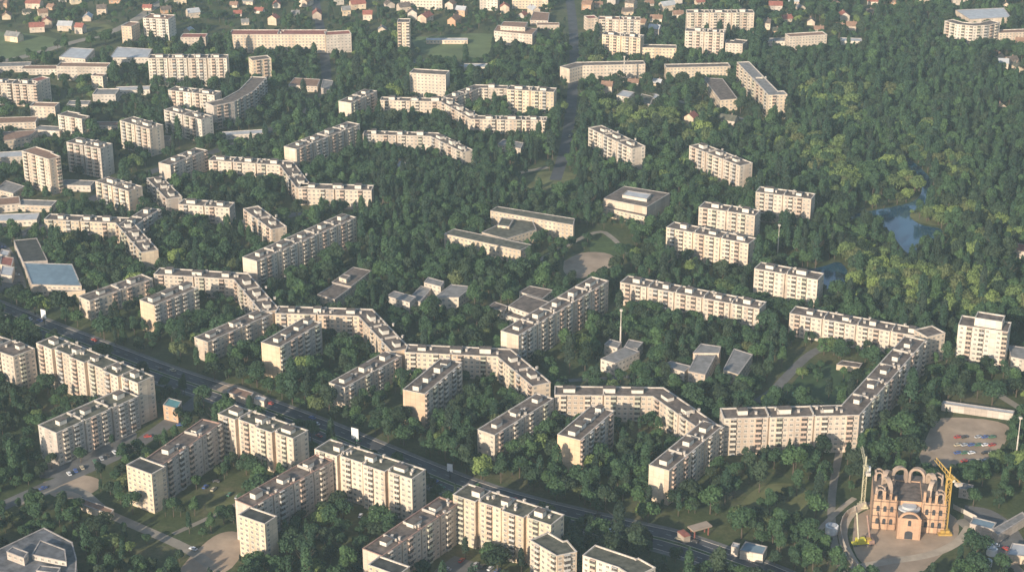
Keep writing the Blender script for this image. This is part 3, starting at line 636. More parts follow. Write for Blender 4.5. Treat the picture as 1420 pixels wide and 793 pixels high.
# water
m, nt, b = new_mat('river_water')
b.inputs['Base Color'].default_value = (0.016, 0.055, 0.095, 1); b.inputs['Roughness'].default_value = 0.10; b.inputs['Specular IOR Level'].default_value = 0.6
bp = N(nt, 'ShaderNodeBump'); bp.inputs['Strength'].default_value = 0.12; bp.inputs['Distance'].default_value = 0.3
nt.links.new(noise(nt, 0.4, 3), bp.inputs['Height']); nt.links.new(bp.outputs[0], b.inputs['Normal']); M_WATER = m
WATER = [[(1249, 214), (1264, 222), (1282, 238), (1293, 250), (1291, 268), (1285, 283), (1260, 296), (1264, 304), (1278, 313), (1308, 317), (1306, 329), (1280, 334), (1271, 354), (1258, 352), (1246, 338), (1236, 322), (1222, 312), (1182, 308), (1176, 303), (1182, 297), (1222, 290), (1266, 281), (1278, 270), (1279, 254), (1266, 240), (1249, 226)],
         [(1080, 382), (1105, 376), (1142, 370), (1166, 360), (1180, 384), (1180, 400), (1150, 402), (1135, 396), (1100, 394)]]
for w in WATER: area('river', w, M_WATER, 0.03)
KEEP.append(pxs([(1236, 324), (1280, 336), (1272, 372), (1246, 366)]))
KEEP.append(pxs([(1140, 392), (1182, 396), (1184, 420), (1142, 418)]))
KEEP.append(pxs([(1262, 272), (1300, 262), (1300, 296), (1266, 306)]))
# ------------------------------------------------------------------ church building site, cranes, small things
M_BRICK = MW['brick']
def arch_mesh(name, w, h, t, th, mats, seg=12):
    """a free standing arch: two piers and a half ring, width w, total height h, bar thickness t, depth th"""
    ro = w / 2; ri = ro - t; hz = h - ro; V = []; F = []
    O = [(-ro, 0)] + [(-ro * math.cos(math.pi * k / seg), hz + ro * math.sin(math.pi * k / seg)) for k in range(seg + 1)] + [(ro, 0)]
    I = [(-ri, 0)] + [(-ri * math.cos(math.pi * k / seg), hz + ri * math.sin(math.pi * k / seg)) for k in range(seg + 1)] + [(ri, 0)]
    n = len(O)
    for y in (-th / 2, th / 2):
        V += [(x, y, z) for x, z in O]; V += [(x, y, z) for x, z in I]
    for k in range(n - 1):
        F += [(k, n + k, n + k + 1, k + 1), (2 * n + k, 2 * n + k + 1, 3 * n + k + 1, 3 * n + k), (k, k + 1, 2 * n + k + 1, 2 * n + k), (n + k, 3 * n + k, 3 * n + k + 1, n + k + 1)]
    return mesh(name, V, F, mats, None, [(V[i][0] + V[i][1], V[i][2]) for f in F for i in f])
M_INSHADE = flat('painted_interior_shade', (0.13, 0.105, 0.09), 0.5, 0.4)  # dark colour on the church box tops paints the shade of an open interior
def church():
    cx, cy = at(1257, 722, 0); rot = math.radians(-9)
    t = thing('church_under_construction', 'orange brick church under construction with open arches and round topped porch', 'church', (cx, cy, 0), rot)
    def wallbox(x0, x1, y0, y1, h, nm='wall', z0=-0.3):
        P = [(x0, y0), (x1, y0), (x1, y1), (x0, y1)]; V = [(x, y, z0) for x, y in P] + [(x, y, h) for x, y in P]; F = []; UV = []; u = 0
        for i in range(4):
            j = (i + 1) % 4; L = math.dist(P[i], P[j]); F.append((i, j, 4 + j, 4 + i)); UV += [(u, 0), (u + L, 0), (u + L, h), (u, h)]; u += L
        F.append((4, 5, 6, 7)); UV += list(P)
        return link(nm, mesh(nm, V, F, [M_BRICK, M_INSHADE], [0, 0, 0, 0, 1], UV), t)
    wallbox(-17.5, -6.0, -10, 14, 16.5); wallbox(6.0, 17.5, -10, 14, 16.5); wallbox(-5.98, 5.98, -6, 16, 14.5)
    wallbox(-13, 13, 14.02, 20, 15)
    wallbox(-5.6, 5.6, -18, -10.05, 11.5, 'porch')
    link('porch_arch', arch_mesh('porch_arch', 11.2, 15.0, 1.0, 1.0, [M_BRICK]), t, (0, -17.6, 0))
    link('apse_roof', MB().poly([(5.4 * math.cos(a), 4.6 * math.sin(a)) for a in [math.pi * 2 * k / 20 for k in range(20)]], 14.5, 15.6).poly([(3.6 * math.cos(a), 3.0 * math.sin(a)) for a in [math.pi * 2 * k / 20 for k in range(20)]], 15.6, 16.8).me('apse_roof', [MR['pale']]), t, (0, -8.2, -3.4))
    # arched window openings, each a part
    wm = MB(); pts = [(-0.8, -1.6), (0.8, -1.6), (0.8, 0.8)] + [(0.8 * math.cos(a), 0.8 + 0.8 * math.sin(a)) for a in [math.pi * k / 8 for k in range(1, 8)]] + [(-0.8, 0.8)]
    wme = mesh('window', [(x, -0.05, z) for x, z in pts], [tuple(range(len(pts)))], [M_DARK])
    for x in (-15, -11.7, -8.4, 8.4, 11.7, 15):
        for z in (4.5, 11.5): link('window', wme, t, (x, -10.0, z))
    for y in (-6, -1, 4, 9):
        for z in (4.5, 11.5): link('window', wme, t, (17.5, y, z), math.pi / 2)
    link('window', wme, t, (-0, -18.0, 9.0)); link('door', wme, t, (0, -18.02, 2.4), 0, (2.4, 1, 1.4))
    # ring of open arches for the drum, and corner turret arches
    big = arch_mesh('drum_arch', 8.6, 9.0, 1.3, 2.2, [MW['oldbrick']])
    for k in (0, 1, 2, 3, 4, 7):
        a = math.pi * 2 * (k + 0.5) / 8; link('drum_arch', big, t, (11.8 * math.cos(a), 3.5 + 10.0 * math.sin(a), 14.4), a + math.pi / 2)
    sm = arch_mesh('turret_arch', 3.8, 5.6, 0.7, 0.8, [MW['oldbrick']])
    for sx in (-1, 1):
        for (tx, ty) in ((14.4, -7.2), (14.4, 10.8)):
            for k in range(4):
                a = k * math.pi / 2; link('turret_arch', sm, t, (sx * tx + 1.9 * math.cos(a), ty + 1.9 * math.sin(a), 16.3 if ty < 0 else 16.0), a + math.pi / 2)
    pier = MB().box(-0.6, 0.6, -0.6, 0.6, 0, 5.0, 0).me('pier', [M_BRICK])
    for k, x in enumerate((-16.6, -12.4, -9.4, -6.8, 6.8, 9.4, 12.4, 16.6)): link('pier', pier, t, (x, -9.3, 16.3), 0, (1, 1, (.5, .95, .7, .4, 1.15, .6, .9, .45)[k]))
    sb = MB()
    for x in (-17.9, -14, -10, -6.4, 6.4, 10, 14, 17.9): sb.bar((x, -11.2, 0), (x, -11.2, 17.5 + (x % 3)), .09)
    for z in (4, 8, 12, 16): sb.bar((-18, -11.2, z), (-6.4, -11.2, z), .09); sb.bar((6.4, -11.2, z), (18, -11.2, z), .09)
    sb.obj('scaffold', [M_DARK], t)
    c, s = math.cos(rot), math.sin(rot)
    FOOT.append([(cx + x * c - y * s, cy + x * s + y * c) for x, y in ((-20, -22), (20, -22), (20, 22), (-20, 22))]); FOOTH.append(2.0)
    LAND.append(('unfinished brick church', cx, cy))
church()
def lattice(b, w, h, step, m=0, r=0.12, x0=0, y0=0, z0=0):
    a = w / 2; cs = [(-a, -a), (a, -a), (a, a), (-a, a)]
    for x, y in cs: b.bar((x0 + x, y0 + y, z0), (x0 + x, y0 + y, z0 + h), r, m)
    n = max(1, int(h / step))
    for k in range(n):
        z, z2 = z0 + h * k / n, z0 + h * (k + 1) / n
        for i in range(4):
            p, q = cs[i], cs[(i + 1) % 4]
            if k % 2: p, q = q, p
            b.bar((x0 + p[0], y0 + p[1], z), (x0 + q[0], y0 + q[1], z2), r * 0.7, m)
            b.bar((x0 + p[0], y0 + p[1], z2), (x0 + q[0], y0 + q[1], z2), r * 0.6, m)
def jibmesh(L, s, m=0, r=0.1):
    b = MB(); n = int(L / 2.5)
    for x in (-s, s): b.bar((x, 0, 0), (x, L, 0), r, m)
    b.bar((0, 0, s * 1.7), (0, L, s * 1.2), r, m)
    for k in range(n):
        y, y2 = L * k / n, L * (k + 1) / n
        b.bar((-s, y, 0), (0, y2, s * 1.4), r * .6, m); b.bar((s, y, 0), (0, y2, s * 1.4), r * .6, m); b.bar((-s, y, 0), (s, y2, 0), r * .6, m)
    return b
def tower_crane(px, py, h, w, mat, label, jr, L, tilt, r):
    x, y = at(px, py); t = thing('tower_crane', label, 'crane', (x, y, 0), 0, 'tower cranes at the church')
    b = MB(); lattice(b, w, h, 3.2, 0, r); b.obj('mast', [mat], t)
    MB().box(-w * 1.5, w * 1.5, -w * 1.5, w * 1.5, 0, 0.9, 0).box(-w, w, -w, w, .9, 2.2, 0).obj('base', [mat], t)
    MB().box(-w * .8, w * .8, -w * .8, w * .8, h, h + 1.2, 0).bar((0, 0, h + 1.2), (0, 0, h + 6.5), 0.35, 0).obj('slewing_head', [mat], t)
    j = jibmesh(L, w * 0.42, 0, r * 0.9).obj('jib', [mat], t, loc=(0, 0, h + 1.2), rz=jr); j.rotation_euler = (tilt, 0, jr)
    c = jibmesh(9, w * 0.42, 0, r * 0.9).obj('counter_jib', [mat], t, loc=(0, 0, h + 1.2)); c.rotation_euler = (0, 0, jr + math.pi)
    MB().box(-w * .7, w * .7, 6.5, 8.8, -1.2, 0.4, 0).obj('counterweight', [M_TRIM], c)
    MB().box(w * .5, w * .5 + 1.6, -1, 1, -1.6, 0.6, 0).obj('cab', [M_WHITE], t, loc=(0, 0, h))
    b = MB(); b.bar((0, 0, h + 6.4), tuple(Matrix.Rotation(jr, 4, 'Z') @ Matrix.Rotation(tilt, 4, 'X') @ Vector((0, L * .7, 1.0)) + Vector((0, 0, h + 1.2))), 0.06, 0); b.obj('tie_rod', [M_DARK], t)
    LAND.append((label.split(' standing')[0].split(' with')[0], x, y))
tower_crane(1196, 702, 22, 1.6, M_PALEYEL, 'pale thin tower crane standing behind the church corner', math.radians(-2), 15, math.radians(10), 0.13)
tower_crane(1309, 738, 30, 2.2, M_YEL, 'thick orange yellow tower crane standing close to the church side', math.radians(20), 13, math.radians(12), 0.24)
# lorries and machines ---------------------------------------------------
WHEEL = MB(); 
def wheel_me(r, w):
    b = MB(); b.bar((0, -w / 2, 0), (0, w / 2, 0), r, 0, 10); b.bar((0, -w / 2 - 0.02, 0), (0, w / 2 + 0.02, 0), r * .55, 1, 8); return b.me('wheel', [M_RUBBER, MR['pale']])
WH_S, WH_L = wheel_me(0.33, 0.24), wheel_me(0.52, 0.4)
def mobile_crane():
    x, y = at(1194, 755); t = thing('mobile_crane', 'bright yellow mobile crane with raised boom beside the fence of the church site', 'mobile crane', (x, y, 0), math.radians(10))
    MB().box(-4.6, 4.6, -1.3, 1.3, 0.9, 1.6).box(-2.6, 1.8, -1.5, 1.5, 1.6, 3.6).obj('body', [flat('lemon_yellow_paint', (0.62, 0.55, 0.06), .1, .5, .5)], t)
    MB().box(2.6, 4.7, -1.25, 1.25, 1.6, 3.2).obj('cab', [M_YEL], t); MB().box(4.71, 4.75, -1.0, 1.0, 2.3, 3.0).obj('windscreen', [M_GLASS], t)
    b = MB(); b.bar((-1.5, 0, 3.4), (-2.6, 2, 17), 0.45); b.obj('boom', [M_PALEYEL], t)
    b = MB(); b.bar((-2.6, 2, 17), (-2.9, 2.5, 20), 0.22); b.obj('boom_tip', [M_DARK], t)
    for wx in (-3.6, -2.2, 2.4, 3.7):
        for wy in (-1.2, 1.2): link('wheel', WH_L, t, (wx, wy, .52))
    t2 = thing('mobile_crane', 'dark thin crane boom machine between the yellow one and the church wall', 'mobile crane', (at(1206, 752)[0], at(1206, 752)[1], 0), math.radians(100))
    MB().box(-3, 3, -1.3, 1.3, 0.6, 2.6).obj('body', [M_TRIMR], t2); b = MB(); b.bar((0, 0, 2.6), (1.0, 2, 15), 0.5); b.obj('boom', [M_TRIMR], t2)
    for wx in (-2.2, 0, 2.2):
        for wy in (-1.2, 1.2): link('wheel', WH_L, t2, (wx, wy, .52))
mobile_crane()
def fence(pts, label, h=2.4, mat=None, step=4.0, name='concrete_fence'):
    P = smooth(pxs(pts), 2); x, y = P[0]; t = thing(name, label, 'fence', (x, y, 0))
    Q = [P[0]]; 
    for a, c in zip(P[:-1], P[1:]):
        n = max(1, int(math.dist(a, c) / step)); Q += [(a[0] + (c[0] - a[0]) * k / n, a[1] + (c[1] - a[1]) * k / n) for k in range(1, n + 1)]
    a = [(p[0] - x, p[1] - y) for p in Q]; l, r = offset_line(a, .1), offset_line(a, -.1); n = len(a)
    V = [(p[0], p[1], z) for ln, z in ((l, 0), (l, h), (r, h), (r, 0)) for p in ln]; F = []
    for q in range(3):
        for i in range(n - 1): F.append((q * n + i, q * n + i + 1, q * n + n + i + 1, q * n + n + i))
    link('panel', mesh('panel', V, F, [mat or M_TRIM]), t)
    pm = MB().box(-.15, .15, -.15, .15, 0, h + .2).me('post', [mat or M_TRIM])
    for p in a[::2][:90]: link('post', pm, t, (p[0], p[1], 0))
fence([(1200, 703), (1175, 712), (1164, 730), (1168, 756), (1180, 776), (1196, 800)], 'pale concrete fence curving round the near side of the church site', 3.0)
fence([(1322, 705), (1345, 716), (1380, 735)], 'short grey fence running from the church site to the stalls', 2.4)
# billboards -------------------------------------------------------------
def billboard(px, py, label, rz, w=6, h=7, base=8):
    x, y = at(px, py); t = thing('billboard', label, 'billboard', (x, y, 0), rz, 'white roadside billboards')
    b = MB(); b.bar((0, 0, 0), (0, 0, base), 0.3, 0, 8); b.obj('pole', [M_DARK], t)
    MB().box(-w / 2, w / 2, -.15, .15, base - .5, base + h).obj('panel', [M_WHITE], t)
    MB().box(-w / 2 - .15, w / 2 + .15, -.1, .3, base + h, base + h + .2).obj('frame', [M_DARK], t)
billboard(493, 620, 'white billboard on a pole in the trees beyond the avenue middle', math.radians(-30), 4.5, 6.0, 5.5)
billboard(62, 452, 'white billboard on a pole where the avenue meets the picture edge', math.radians(-30), 4, 5, 6)
billboard(624, 664, 'pale small billboard standing on the avenue behind the longest tall block', math.radians(-20), 3, 4, 5)
def mast(px, py, h, label, r=0.5):
    x, y = at(px, py); t = thing('mast', label, 'mast', (x, y, 0), 0, 'tall thin masts')
    b = MB(); b.bar((0, 0, 0), (0, 0, h * .6), r, 0, 8); b.bar((0, 0, h * .6), (0, 0, h), r * .6, 0, 8); b.obj('pole', [M_TRIM], t)
    MB().box(-1, 1, -1, 1, 0, 1.0).obj('base', [M_TRIM], t); MB().box(-.8, .8, -.8, .8, h - .6, h + .3).obj('lamp_head', [M_TRIM], t)
mast(860, 487, 27, 'tall thin pale mast behind the crossed white kindergarten'); mast(865, 118, 26, 'pale boiler chimney before the long boulevard slab', .8)
mast(1078, 358, 24, 'grey lamp mast between the park edge slabs', .35); mast(1408, 640, 26, 'grey lamp mast by the dirt lot', .4)
# filling station canopy -------------------------------------------------
def canopy():
    x, y = at(970, 742); t = thing('filling_station', 'pinkish white filling station canopy in trees beside the avenue end', 'filling station', (x, y, 0), math.radians(28))
    MB().box(-5.5, 5.5, -2.6, 2.6, 4.6, 5.4).obj('canopy', [MW['pink']], t); pm = MB().box(-.25, .25, -.25, .25, 0, 4.6).me('column', [MR['red']])
    for a in (-4, 4):
        for c in (-1.6, 1.6): link('column', pm, t, (a, c, 0))
    MB().box(-11, -7.4, -3, 3, 0, 3.6).obj('shop', [MW['pink']], t); MB().box(-11.2, -7.3, -3.2, 3.2, 3.6, 3.9).obj('roof', [MR['red']], t)
    FOOT.append([(x - 13, y - 10), (x + 11, y - 10), (x + 11, y + 10), (x - 13, y + 10)]); FOOTH.append(6.0)
canopy()
# round tanks / tents near the church fence ------------------------------
def tank(px, py, r, h, label):
    x, y = at(px, py); t = thing('water_tank', label, 'tank', (x, y, 0), 0, 'white round tanks')
    pts = [(r * math.cos(2 * math.pi * k / 16), r * math.sin(2 * math.pi * k / 16)) for k in range(16)]
    MB().poly(pts, 0, h).obj('shell', [M_WHITE], t); MB().poly([(p[0] * .7, p[1] * .7) for p in pts], h, h + .5).obj('lid', [MR['pale']], t)
    FOOT.append([(x - r, y - r), (x + r, y - r), (x + r, y + r), (x - r, y + r)]); FOOTH.append(6.0)
tank(1153, 738, 3.2, 4.0, 'white round tank outside the curved church fence'); tank(1168, 774, 1.8, 2.2, 'small white round tank near the bottom of the curved fence')
tank(1370, 784, 1.8, 3.0, 'tiny white round tank on the car yard beside the church'); tank(1375, 768, 2.6, 3.2, 'cream round tank between the car yard and bottom stalls')
# cars -------------------------------------------------------------------
def car_mesh():
    b = MB(); secs = [(-2.1, .45, .85), (-2.05, .35, .95), (-1.2, .35, 1.0), (-.9, .35, 1.02), (1.0, .35, 1.0), (1.9, .35, .9), (2.1, .45, .75)]
    V = []; F = []
    for x, z0, z1 in secs: V += [(x, -.83, z0), (x, .83, z0), (x, .86, (z0 + z1) / 2), (x, .78, z1), (x, -.78, z1), (x, -.86, (z0 + z1) / 2)]
    for i in range(len(secs) - 1):
        for k in range(6): F.append((i * 6 + k, i * 6 + (k + 1) % 6, i * 6 + 6 + (k + 1) % 6, i * 6 + 6 + k))
    F += [tuple(range(6))[::-1], tuple(range((len(secs) - 1) * 6, len(secs) * 6))]
    # roof pillar block
    n = len(V); V += [(-1.2, -.66, 1.40), (.45, -.66, 1.42), (.45, .66, 1.42), (-1.2, .66, 1.40), (-1.2, -.66, 1.46), (.45, -.66, 1.48), (.45, .66, 1.48), (-1.2, .66, 1.46)]
    F += [tuple(n + i for i in f) for f in ((4, 5, 6, 7), (0, 1, 5, 4), (1, 2, 6, 5), (2, 3, 7, 6), (3, 0, 4, 7))]
    return V, F
CV, CF = car_mesh()
GV = [(-1.75, -.74, .98), (1.05, -.74, .98), (1.05, .74, .98), (-1.75, .74, .98), (-1.2, -.66, 1.41), (.45, -.66, 1.43), (.45, .66, 1.43), (-1.2, .66, 1.41)]
GME = mesh('glass', GV, [(4, 5, 6, 7), (0, 1, 5, 4), (1, 2, 6, 5), (2, 3, 7, 6), (3, 0, 4, 7)], [M_GLASS])
LME = MB().box(-.04, .04, -.2, .2, -.08, .08).me('headlight', [M_WHITE])
CARS = {}
for nme, c in (('white', (.7, .7, .7)), ('silver', (.4, .41, .42)), ('red', (.4, .04, .03)), ('blue', (.05, .1, .3)), ('black', (.03, .03, .035)), ('green', (.05, .16, .09)), ('beige', (.5, .43, .3))):
    CARS[nme] = mesh('body', CV, CF, [flat(nme + '_car_paint', c, .05, 1, .3, .5)])
CARPOS = []
def car(x, y, rz, colr, label, group):
    t = thing('car', label, 'car', (x, y, 0.1), rz, group); CARPOS.append((x, y))
    link('body', CARS[colr], t); link('glass', GME, t)
    for a in (-1.3, 1.3):
        for c in (-.75, .75): link('wheel', WH_S, t, (a, c, .33))
    for c in (-.6, .6): link('headlight', LME, t, (2.09, c, .65))
cols = list(CARS)
spots = []
AVL = [(p, q) for p, q in zip(AV[:-1], AV[1:])]
def along(f):
    tot = sum(math.dist(p, q) for p, q in AVL); s = f * tot
    for p, q in AVL:
        L = math.dist(p, q)
        if s <= L: return (p[0] + (q[0] - p[0]) * s / L, p[1] + (q[1] - p[1]) * s / L), math.atan2(q[1] - p[1], q[0] - p[0])
        s -= L
    return q, 0
where = ['where the avenue enters by the market', 'behind the five bay block', 'by the teal roofed pavilion', 'passing the red paved lot', 'behind the second tall block', 'near the white billboard', 'behind the third tall block', 'behind the longest tall block', 'past the curved bottom block', 'near the filling station', 'near the blue pavilion']
fr = [.12, .21, .31, .385, .43, .49, .55, .63, .72, .79, .86]
extra_where = ['leading', 'following']
for k, f in enumerate(fr):
    for side in (0, 1):
        if (k + side) % 4 == 3: continue
        p, a = along(f + side * .018); off = (7.3, -3.6)[side] if k % 2 else (3.6, -7.3)[side]
        c = cols[(k * 2 + side * 3) % 7]
        car(p[0] - math.sin(a) * off, p[1] + math.cos(a) * off, a + (0 if off < 0 else math.pi), c, f'{c} car on the {"far" if off > 0 else "near"} carriageway {where[k]}', 'cars driving on the avenue')
        if (k * 3 + side) % 5 < 3:
            p, a = along(f + side * .018 + .011); c2 = cols[(k * 5 + side * 2 + 3) % 7]; off = off * (1.9 if abs(off) < 6 else .5) * .9
            car(p[0] - math.sin(a) * off, p[1] + math.cos(a) * off, a + (0 if off < 0 else math.pi), c2, f'{c2} car next to a {c} one, {"far" if off > 0 else "near"} carriageway, {where[k]}', 'cars driving on the avenue')
row = ['front row', 'second row', 'third row', 'back row']
adj = ['first', 'second', 'third', 'fourth', 'fifth', 'sixth']
for i in range(4):
    for j in range(6):
        if (i * 5 + j * 3) % 7 == 0: continue
        x, y = at(1328 + j * 9.5, 640 - i * 11); c = cols[(i * 3 + j * 2) % 7]
        car(x, y, math.radians(20 + R.uniform(-5, 5)), c, f'{c} car parked {adj[j]} in the {row[i]} of the dirt lot', 'cars parked on the dirt lot')
for i in range(7):
    x, y = at(1348 + i * 11 + R.uniform(-3, 3), 742 + i * 5); c = cols[(i * 2 + 1) % 7]
    car(x, y, R.uniform(0, 3), c, f'{c} car parked {adj[i] if i < 6 else "last"} from the church side in the yard between the stalls', 'cars parked in the stall yard')
for i, (px, py, w) in enumerate([(205, 606, 'on the street below the angled wing'), (185, 596, 'beside the shaded angled wing'), (60, 678, 'at the bend of the street by the dirt yard'), (268, 762, 'at the end of the path by the middle tower end'), (104, 722, 'on the grass below the long shed'), (620, 790, 'in the yard below the longest tall block'), (660, 788, 'next to the wall of the longest tall block'), (1100, 548, 'on the great court lawn'), (1062, 552, 'on the court road'), (250, 590, 'near the orange pavilion'), (500, 716, 'in the yard of the third tall block'), (300, 668, 'in the yard of the second tall block'), (515, 306, 'behind the long north slab'), (590, 92, 'on the car park by the boxy block'), (612, 90, 'beside the fence of the sports field'), (790, 190, 'on the boulevard by the wide cream slab')]):
    x, y = at(px, py); c = cols[(i * 4 + 2) % 7] if i != 7 else 'green'
    car(x, y, R.uniform(0, 3.1), c, f'{c} car {w}', 'cars in the yards')
def carrow(a, b_, n_, rz, lab, grp, skip=(3,)):
    for i in range(n_):
        if i in skip: continue
        x, y = at(a[0] + (b_[0] - a[0]) * i / (n_ - 1), a[1] + (b_[1] - a[1]) * i / (n_ - 1)); c = cols[(i * 3 + n_ + int(a[0])) % 7]
        nth = ['first', 'second', 'third', 'fourth', 'fifth', 'sixth', 'seventh', 'eighth', 'ninth', 'tenth'][i]
        car(x, y, rz + R.uniform(-.08, .08), c, f'{c} car parked {nth} in the row {lab}', grp)
carrow((96, 658), (168, 624), 9, math.radians(120), 'along the street below the angled wing', 'cars parked along the street')
carrow((560, 762), (598, 740), 6, math.radians(30), 'beside the bottom edge wing', 'cars parked in the yards', (2,))
carrow((640, 778), (690, 792), 6, math.radians(60), 'in front of the longest tall block', 'cars parked in the yards', (1,))
carrow((285, 676), (330, 690), 5, math.radians(70), 'in front of the second tall block', 'cars parked in the yards', (2,))
carrow((575, 89), (640, 93), 10, math.radians(90), 'on the car park above the boxy block', 'cars on the car park by the boxy block', (4,))
carrow((4, 344), (28, 392), 6, math.radians(10), 'on the market yard', 'cars on the market yard', (1,))
# private houses at the far edge -----------------------------------------
HW = {'white': MW['white'], 'grey': MW['grey'], 'cream': MW['cream'], 'pink': MW['pink'], 'yellow': MW['yellow'], 'brick': MW['brick']}
def house(px, py, wc, rc, w, d, h, rh, rz, label):
    x, y = at(px, py); t = thing('house', label, 'house', (x, y, 0), rz, 'private houses among gardens')
    V = [(-w, -d, -.3), (w, -d, -.3), (w, d, -.3), (-w, d, -.3), (-w, -d, h), (w, -d, h), (w, d, h), (-w, d, h), (-w, 0, h + rh - .1), (w, 0, h + rh - .1)]
    F = [(0, 1, 5, 4), (1, 2, 6, 9, 5), (2, 3, 7, 6), (3, 0, 4, 8, 7)]
    link('wall', mesh('wall', V, F, [HW[wc]], None, [(V[i][0] + V[i][1], V[i][2]) for f in F for i in f]), t)
    e = .5; k = rh / d; z0 = h - e * k + .05
    V = [(-w - e, -d - e, z0), (w + e, -d - e, z0), (w + e, 0, h + rh), (-w - e, 0, h + rh), (w + e, d + e, z0), (-w - e, d + e, z0)]
    V += [(a, b_, c - .15) for a, b_, c in V]
    F = [(0, 1, 2, 3), (3, 2, 4, 5), (6, 9, 8, 7), (9, 11, 10, 8), (0, 6, 7, 1), (5, 4, 10, 11), (0, 3, 9, 6), (3, 5, 11, 9), (1, 7, 8, 2), (2, 8, 10, 4)]
    rf = link('roof', mesh('roof', V, F, [MR[rc]]), t)
    MB().box(w * .3, w * .3 + .7, -.35 + d * .3, .35 + d * .3, h + rh * .4, h + rh + .9).obj('chimney', [M_TRIMR], rf)
    for sx in (-.5, .5): link('window', WIN_ME, t, (sx * w, -d, h * .55))
    c, s = math.cos(rz), math.sin(rz); FOOT.append([(x + a * c - b_ * s, y + a * s + b_ * c) for a, b_ in ((-w - 1, -d - 1), (w + 1, -d - 1), (w + 1, d + 1), (-w - 1, d + 1))]); FOOTH.append(6.0)
HP = [(10, 26), (30, 32), (37, 20), (60, 26), (72, 13), (18, 38), (92, 42), (112, 46), (142, 20), (135, 6), (105, 5), (160, 4), (230, 18), (275, 12), (325, 10), (330, 22), (20, 57), (76, 6), (87, 3), (48, 11), (5, 12), (28, 8), (122, 28), (66, 38), (52, 44), (190, 8), (205, 14), (250, 6), (268, 24), (300, 16), (345, 6), (360, 18), (384, 10), (395, 30), (410, 22), (425, 8), (440, 26), (455, 12), (470, 6), (480, 22), (496, 12), (310, 30), (340, 34), (380, 34), (262, 46), (240, 50), (510, 28), (540, 10), (572, 26), (590, 30), (625, 14), (640, 22), (652, 8), (725, 24), (740, 20), (700, 18), (630, 34), (560, 16), (815, 14), (830, 10), (850, 6), (875, 12), (895, 20), (910, 30), (900, 8), (925, 14), (940, 24), (925, 40), (908, 48), (890, 40), (870, 20), (940, 6), (1060, 24), (1075, 14), (1090, 30), (1110, 14), (1125, 34), (1140, 20), (1135, 44), (1165, 40), (1170, 28), (1180, 44), (1200, 42), (1205, 20), (1062, 40), (1075, 46), (1160, 10), (1190, 8), (1100, 6), (1240, 6), (1280, 4), (1330, 6), (1365, 8), (1395, 10), (1262, 12), (1385, 82), (1402, 88), (1416, 78), (1390, 96), (1412, 100), (1416, 62), (1388, 152), (1000, 10), (1020, 6), (970, 6), (1210, 6), (530, 44), (855, 120), (878, 118), (912, 118), (842, 128), (958, 172), (988, 168), (1010, 174)]
rr = random.Random(3)
sizes = [('small', 4, 3.4, 3.2, 2.6), ('plain', 5, 4, 4, 3), ('large', 6.5, 4.6, 6, 3.4), ('tall', 4.6, 4.4, 7, 3.2)]
HZ = [((0, 0, 140, 60), 'among the far gardens beside the grass field'), ((140, 0, 320, 60), 'in the far gardens around the twin towers'), ((320, 0, 530, 50), 'in the gardens behind the long factory'), ((530, 0, 780, 50), 'near the sports field and top edge slabs'), ((800, 0, 960, 60), 'beside the peach cluster beyond the boulevard'), ((960, 0, 1240, 60), 'in gardens along the forest edge'), ((1240, 0, 1500, 300), 'near the curved forest block'), ((0, 60, 1500, 300), 'in the gardens in front of the boulevard slabs')]
for k, (px, py) in enumerate(HP):
    if (px < 560 and k % 4 == 1) or (px > 560 and k % 5 == 2): continue
    s = rr.choice(sizes); wc = rr.choice(['white', 'grey', 'cream', 'pink', 'yellow', 'brick', 'cream']); rc = rr.choice(['red', 'rust', 'rust', 'grey', 'brown', 'red', 'pale', 'green'])
    z = next((n for (a, b_, c, d), n in HZ if a <= px < c and b_ <= py < d), 'at the far edge')
    wc_n = {'brick': 'orange brick'}.get(wc, wc); rc_n = {'rust': 'rusty brown', 'brown': 'dark brown', 'green': 'dull olive'}.get(rc, rc)
    house(px, py, wc, rc, s[1] * rr.uniform(.9, 1.2), s[2] * rr.uniform(.9, 1.15), s[3], s[4], rr.uniform(-.5, .5) + (math.pi / 2 if rr.random() < .3 else 0), f'{s[0]} {wc_n} house with {rc_n} roof {z}')
# ------------------------------------------------------------------ trees
def leafmat(name, c, spread=0.5):
    m, nt, b = new_mat(name)
    oi = N(nt, 'ShaderNodeObjectInfo'); at_ = N(nt, 'ShaderNodeAttribute'); at_.attribute_name = 'tone'
    k = ramp(nt, oi.outputs['Random'], [(0.0, [x * (1 - spread) for x in c]), (0.18, (c[0] * 1.15, c[1] * .86, c[2] * .95)), (0.4, c), (0.75, (c[0] * 1.3, c[1] * 1.25, c[2] * 1.1)), (1.0, (c[0] * 1.8, c[1] * 1.65, c[2] * 1.25))])
    t = ramp(nt, at_.outputs['Fac'], [(0.0, (0.60, 0.62, 0.62)), (1.0, (1.40, 1.38, 1.32))])
    nt.links.new(mul(nt, k, t), b.inputs['Base Color']); b.inputs['Roughness'].default_value = 0.7; b.inputs['Specular IOR Level'].default_value = 0.2
    tr = N(nt, 'ShaderNodeBsdfTranslucent'); nt.links.new(mul(nt, k, t), tr.inputs[0]); mx = N(nt, 'ShaderNodeMixShader'); mx.inputs[0].default_value = 0.22
    out = nt.nodes['Material Output']; nt.links.new(b.outputs[0], mx.inputs[1]); nt.links.new(tr.outputs[0], mx.inputs[2]); nt.links.new(mx.outputs[0], out.inputs[0])
    return m
M_LEAF = leafmat('broadleaf_foliage', (0.040, 0.077, 0.040)); M_POP = leafmat('poplar_foliage', (0.034, 0.068, 0.042))
M_WIL = leafmat('willow_foliage', (0.098, 0.140, 0.055), 0.2); M_CON = leafmat('conifer_foliage', (0.020, 0.042, 0.024), 0.3)
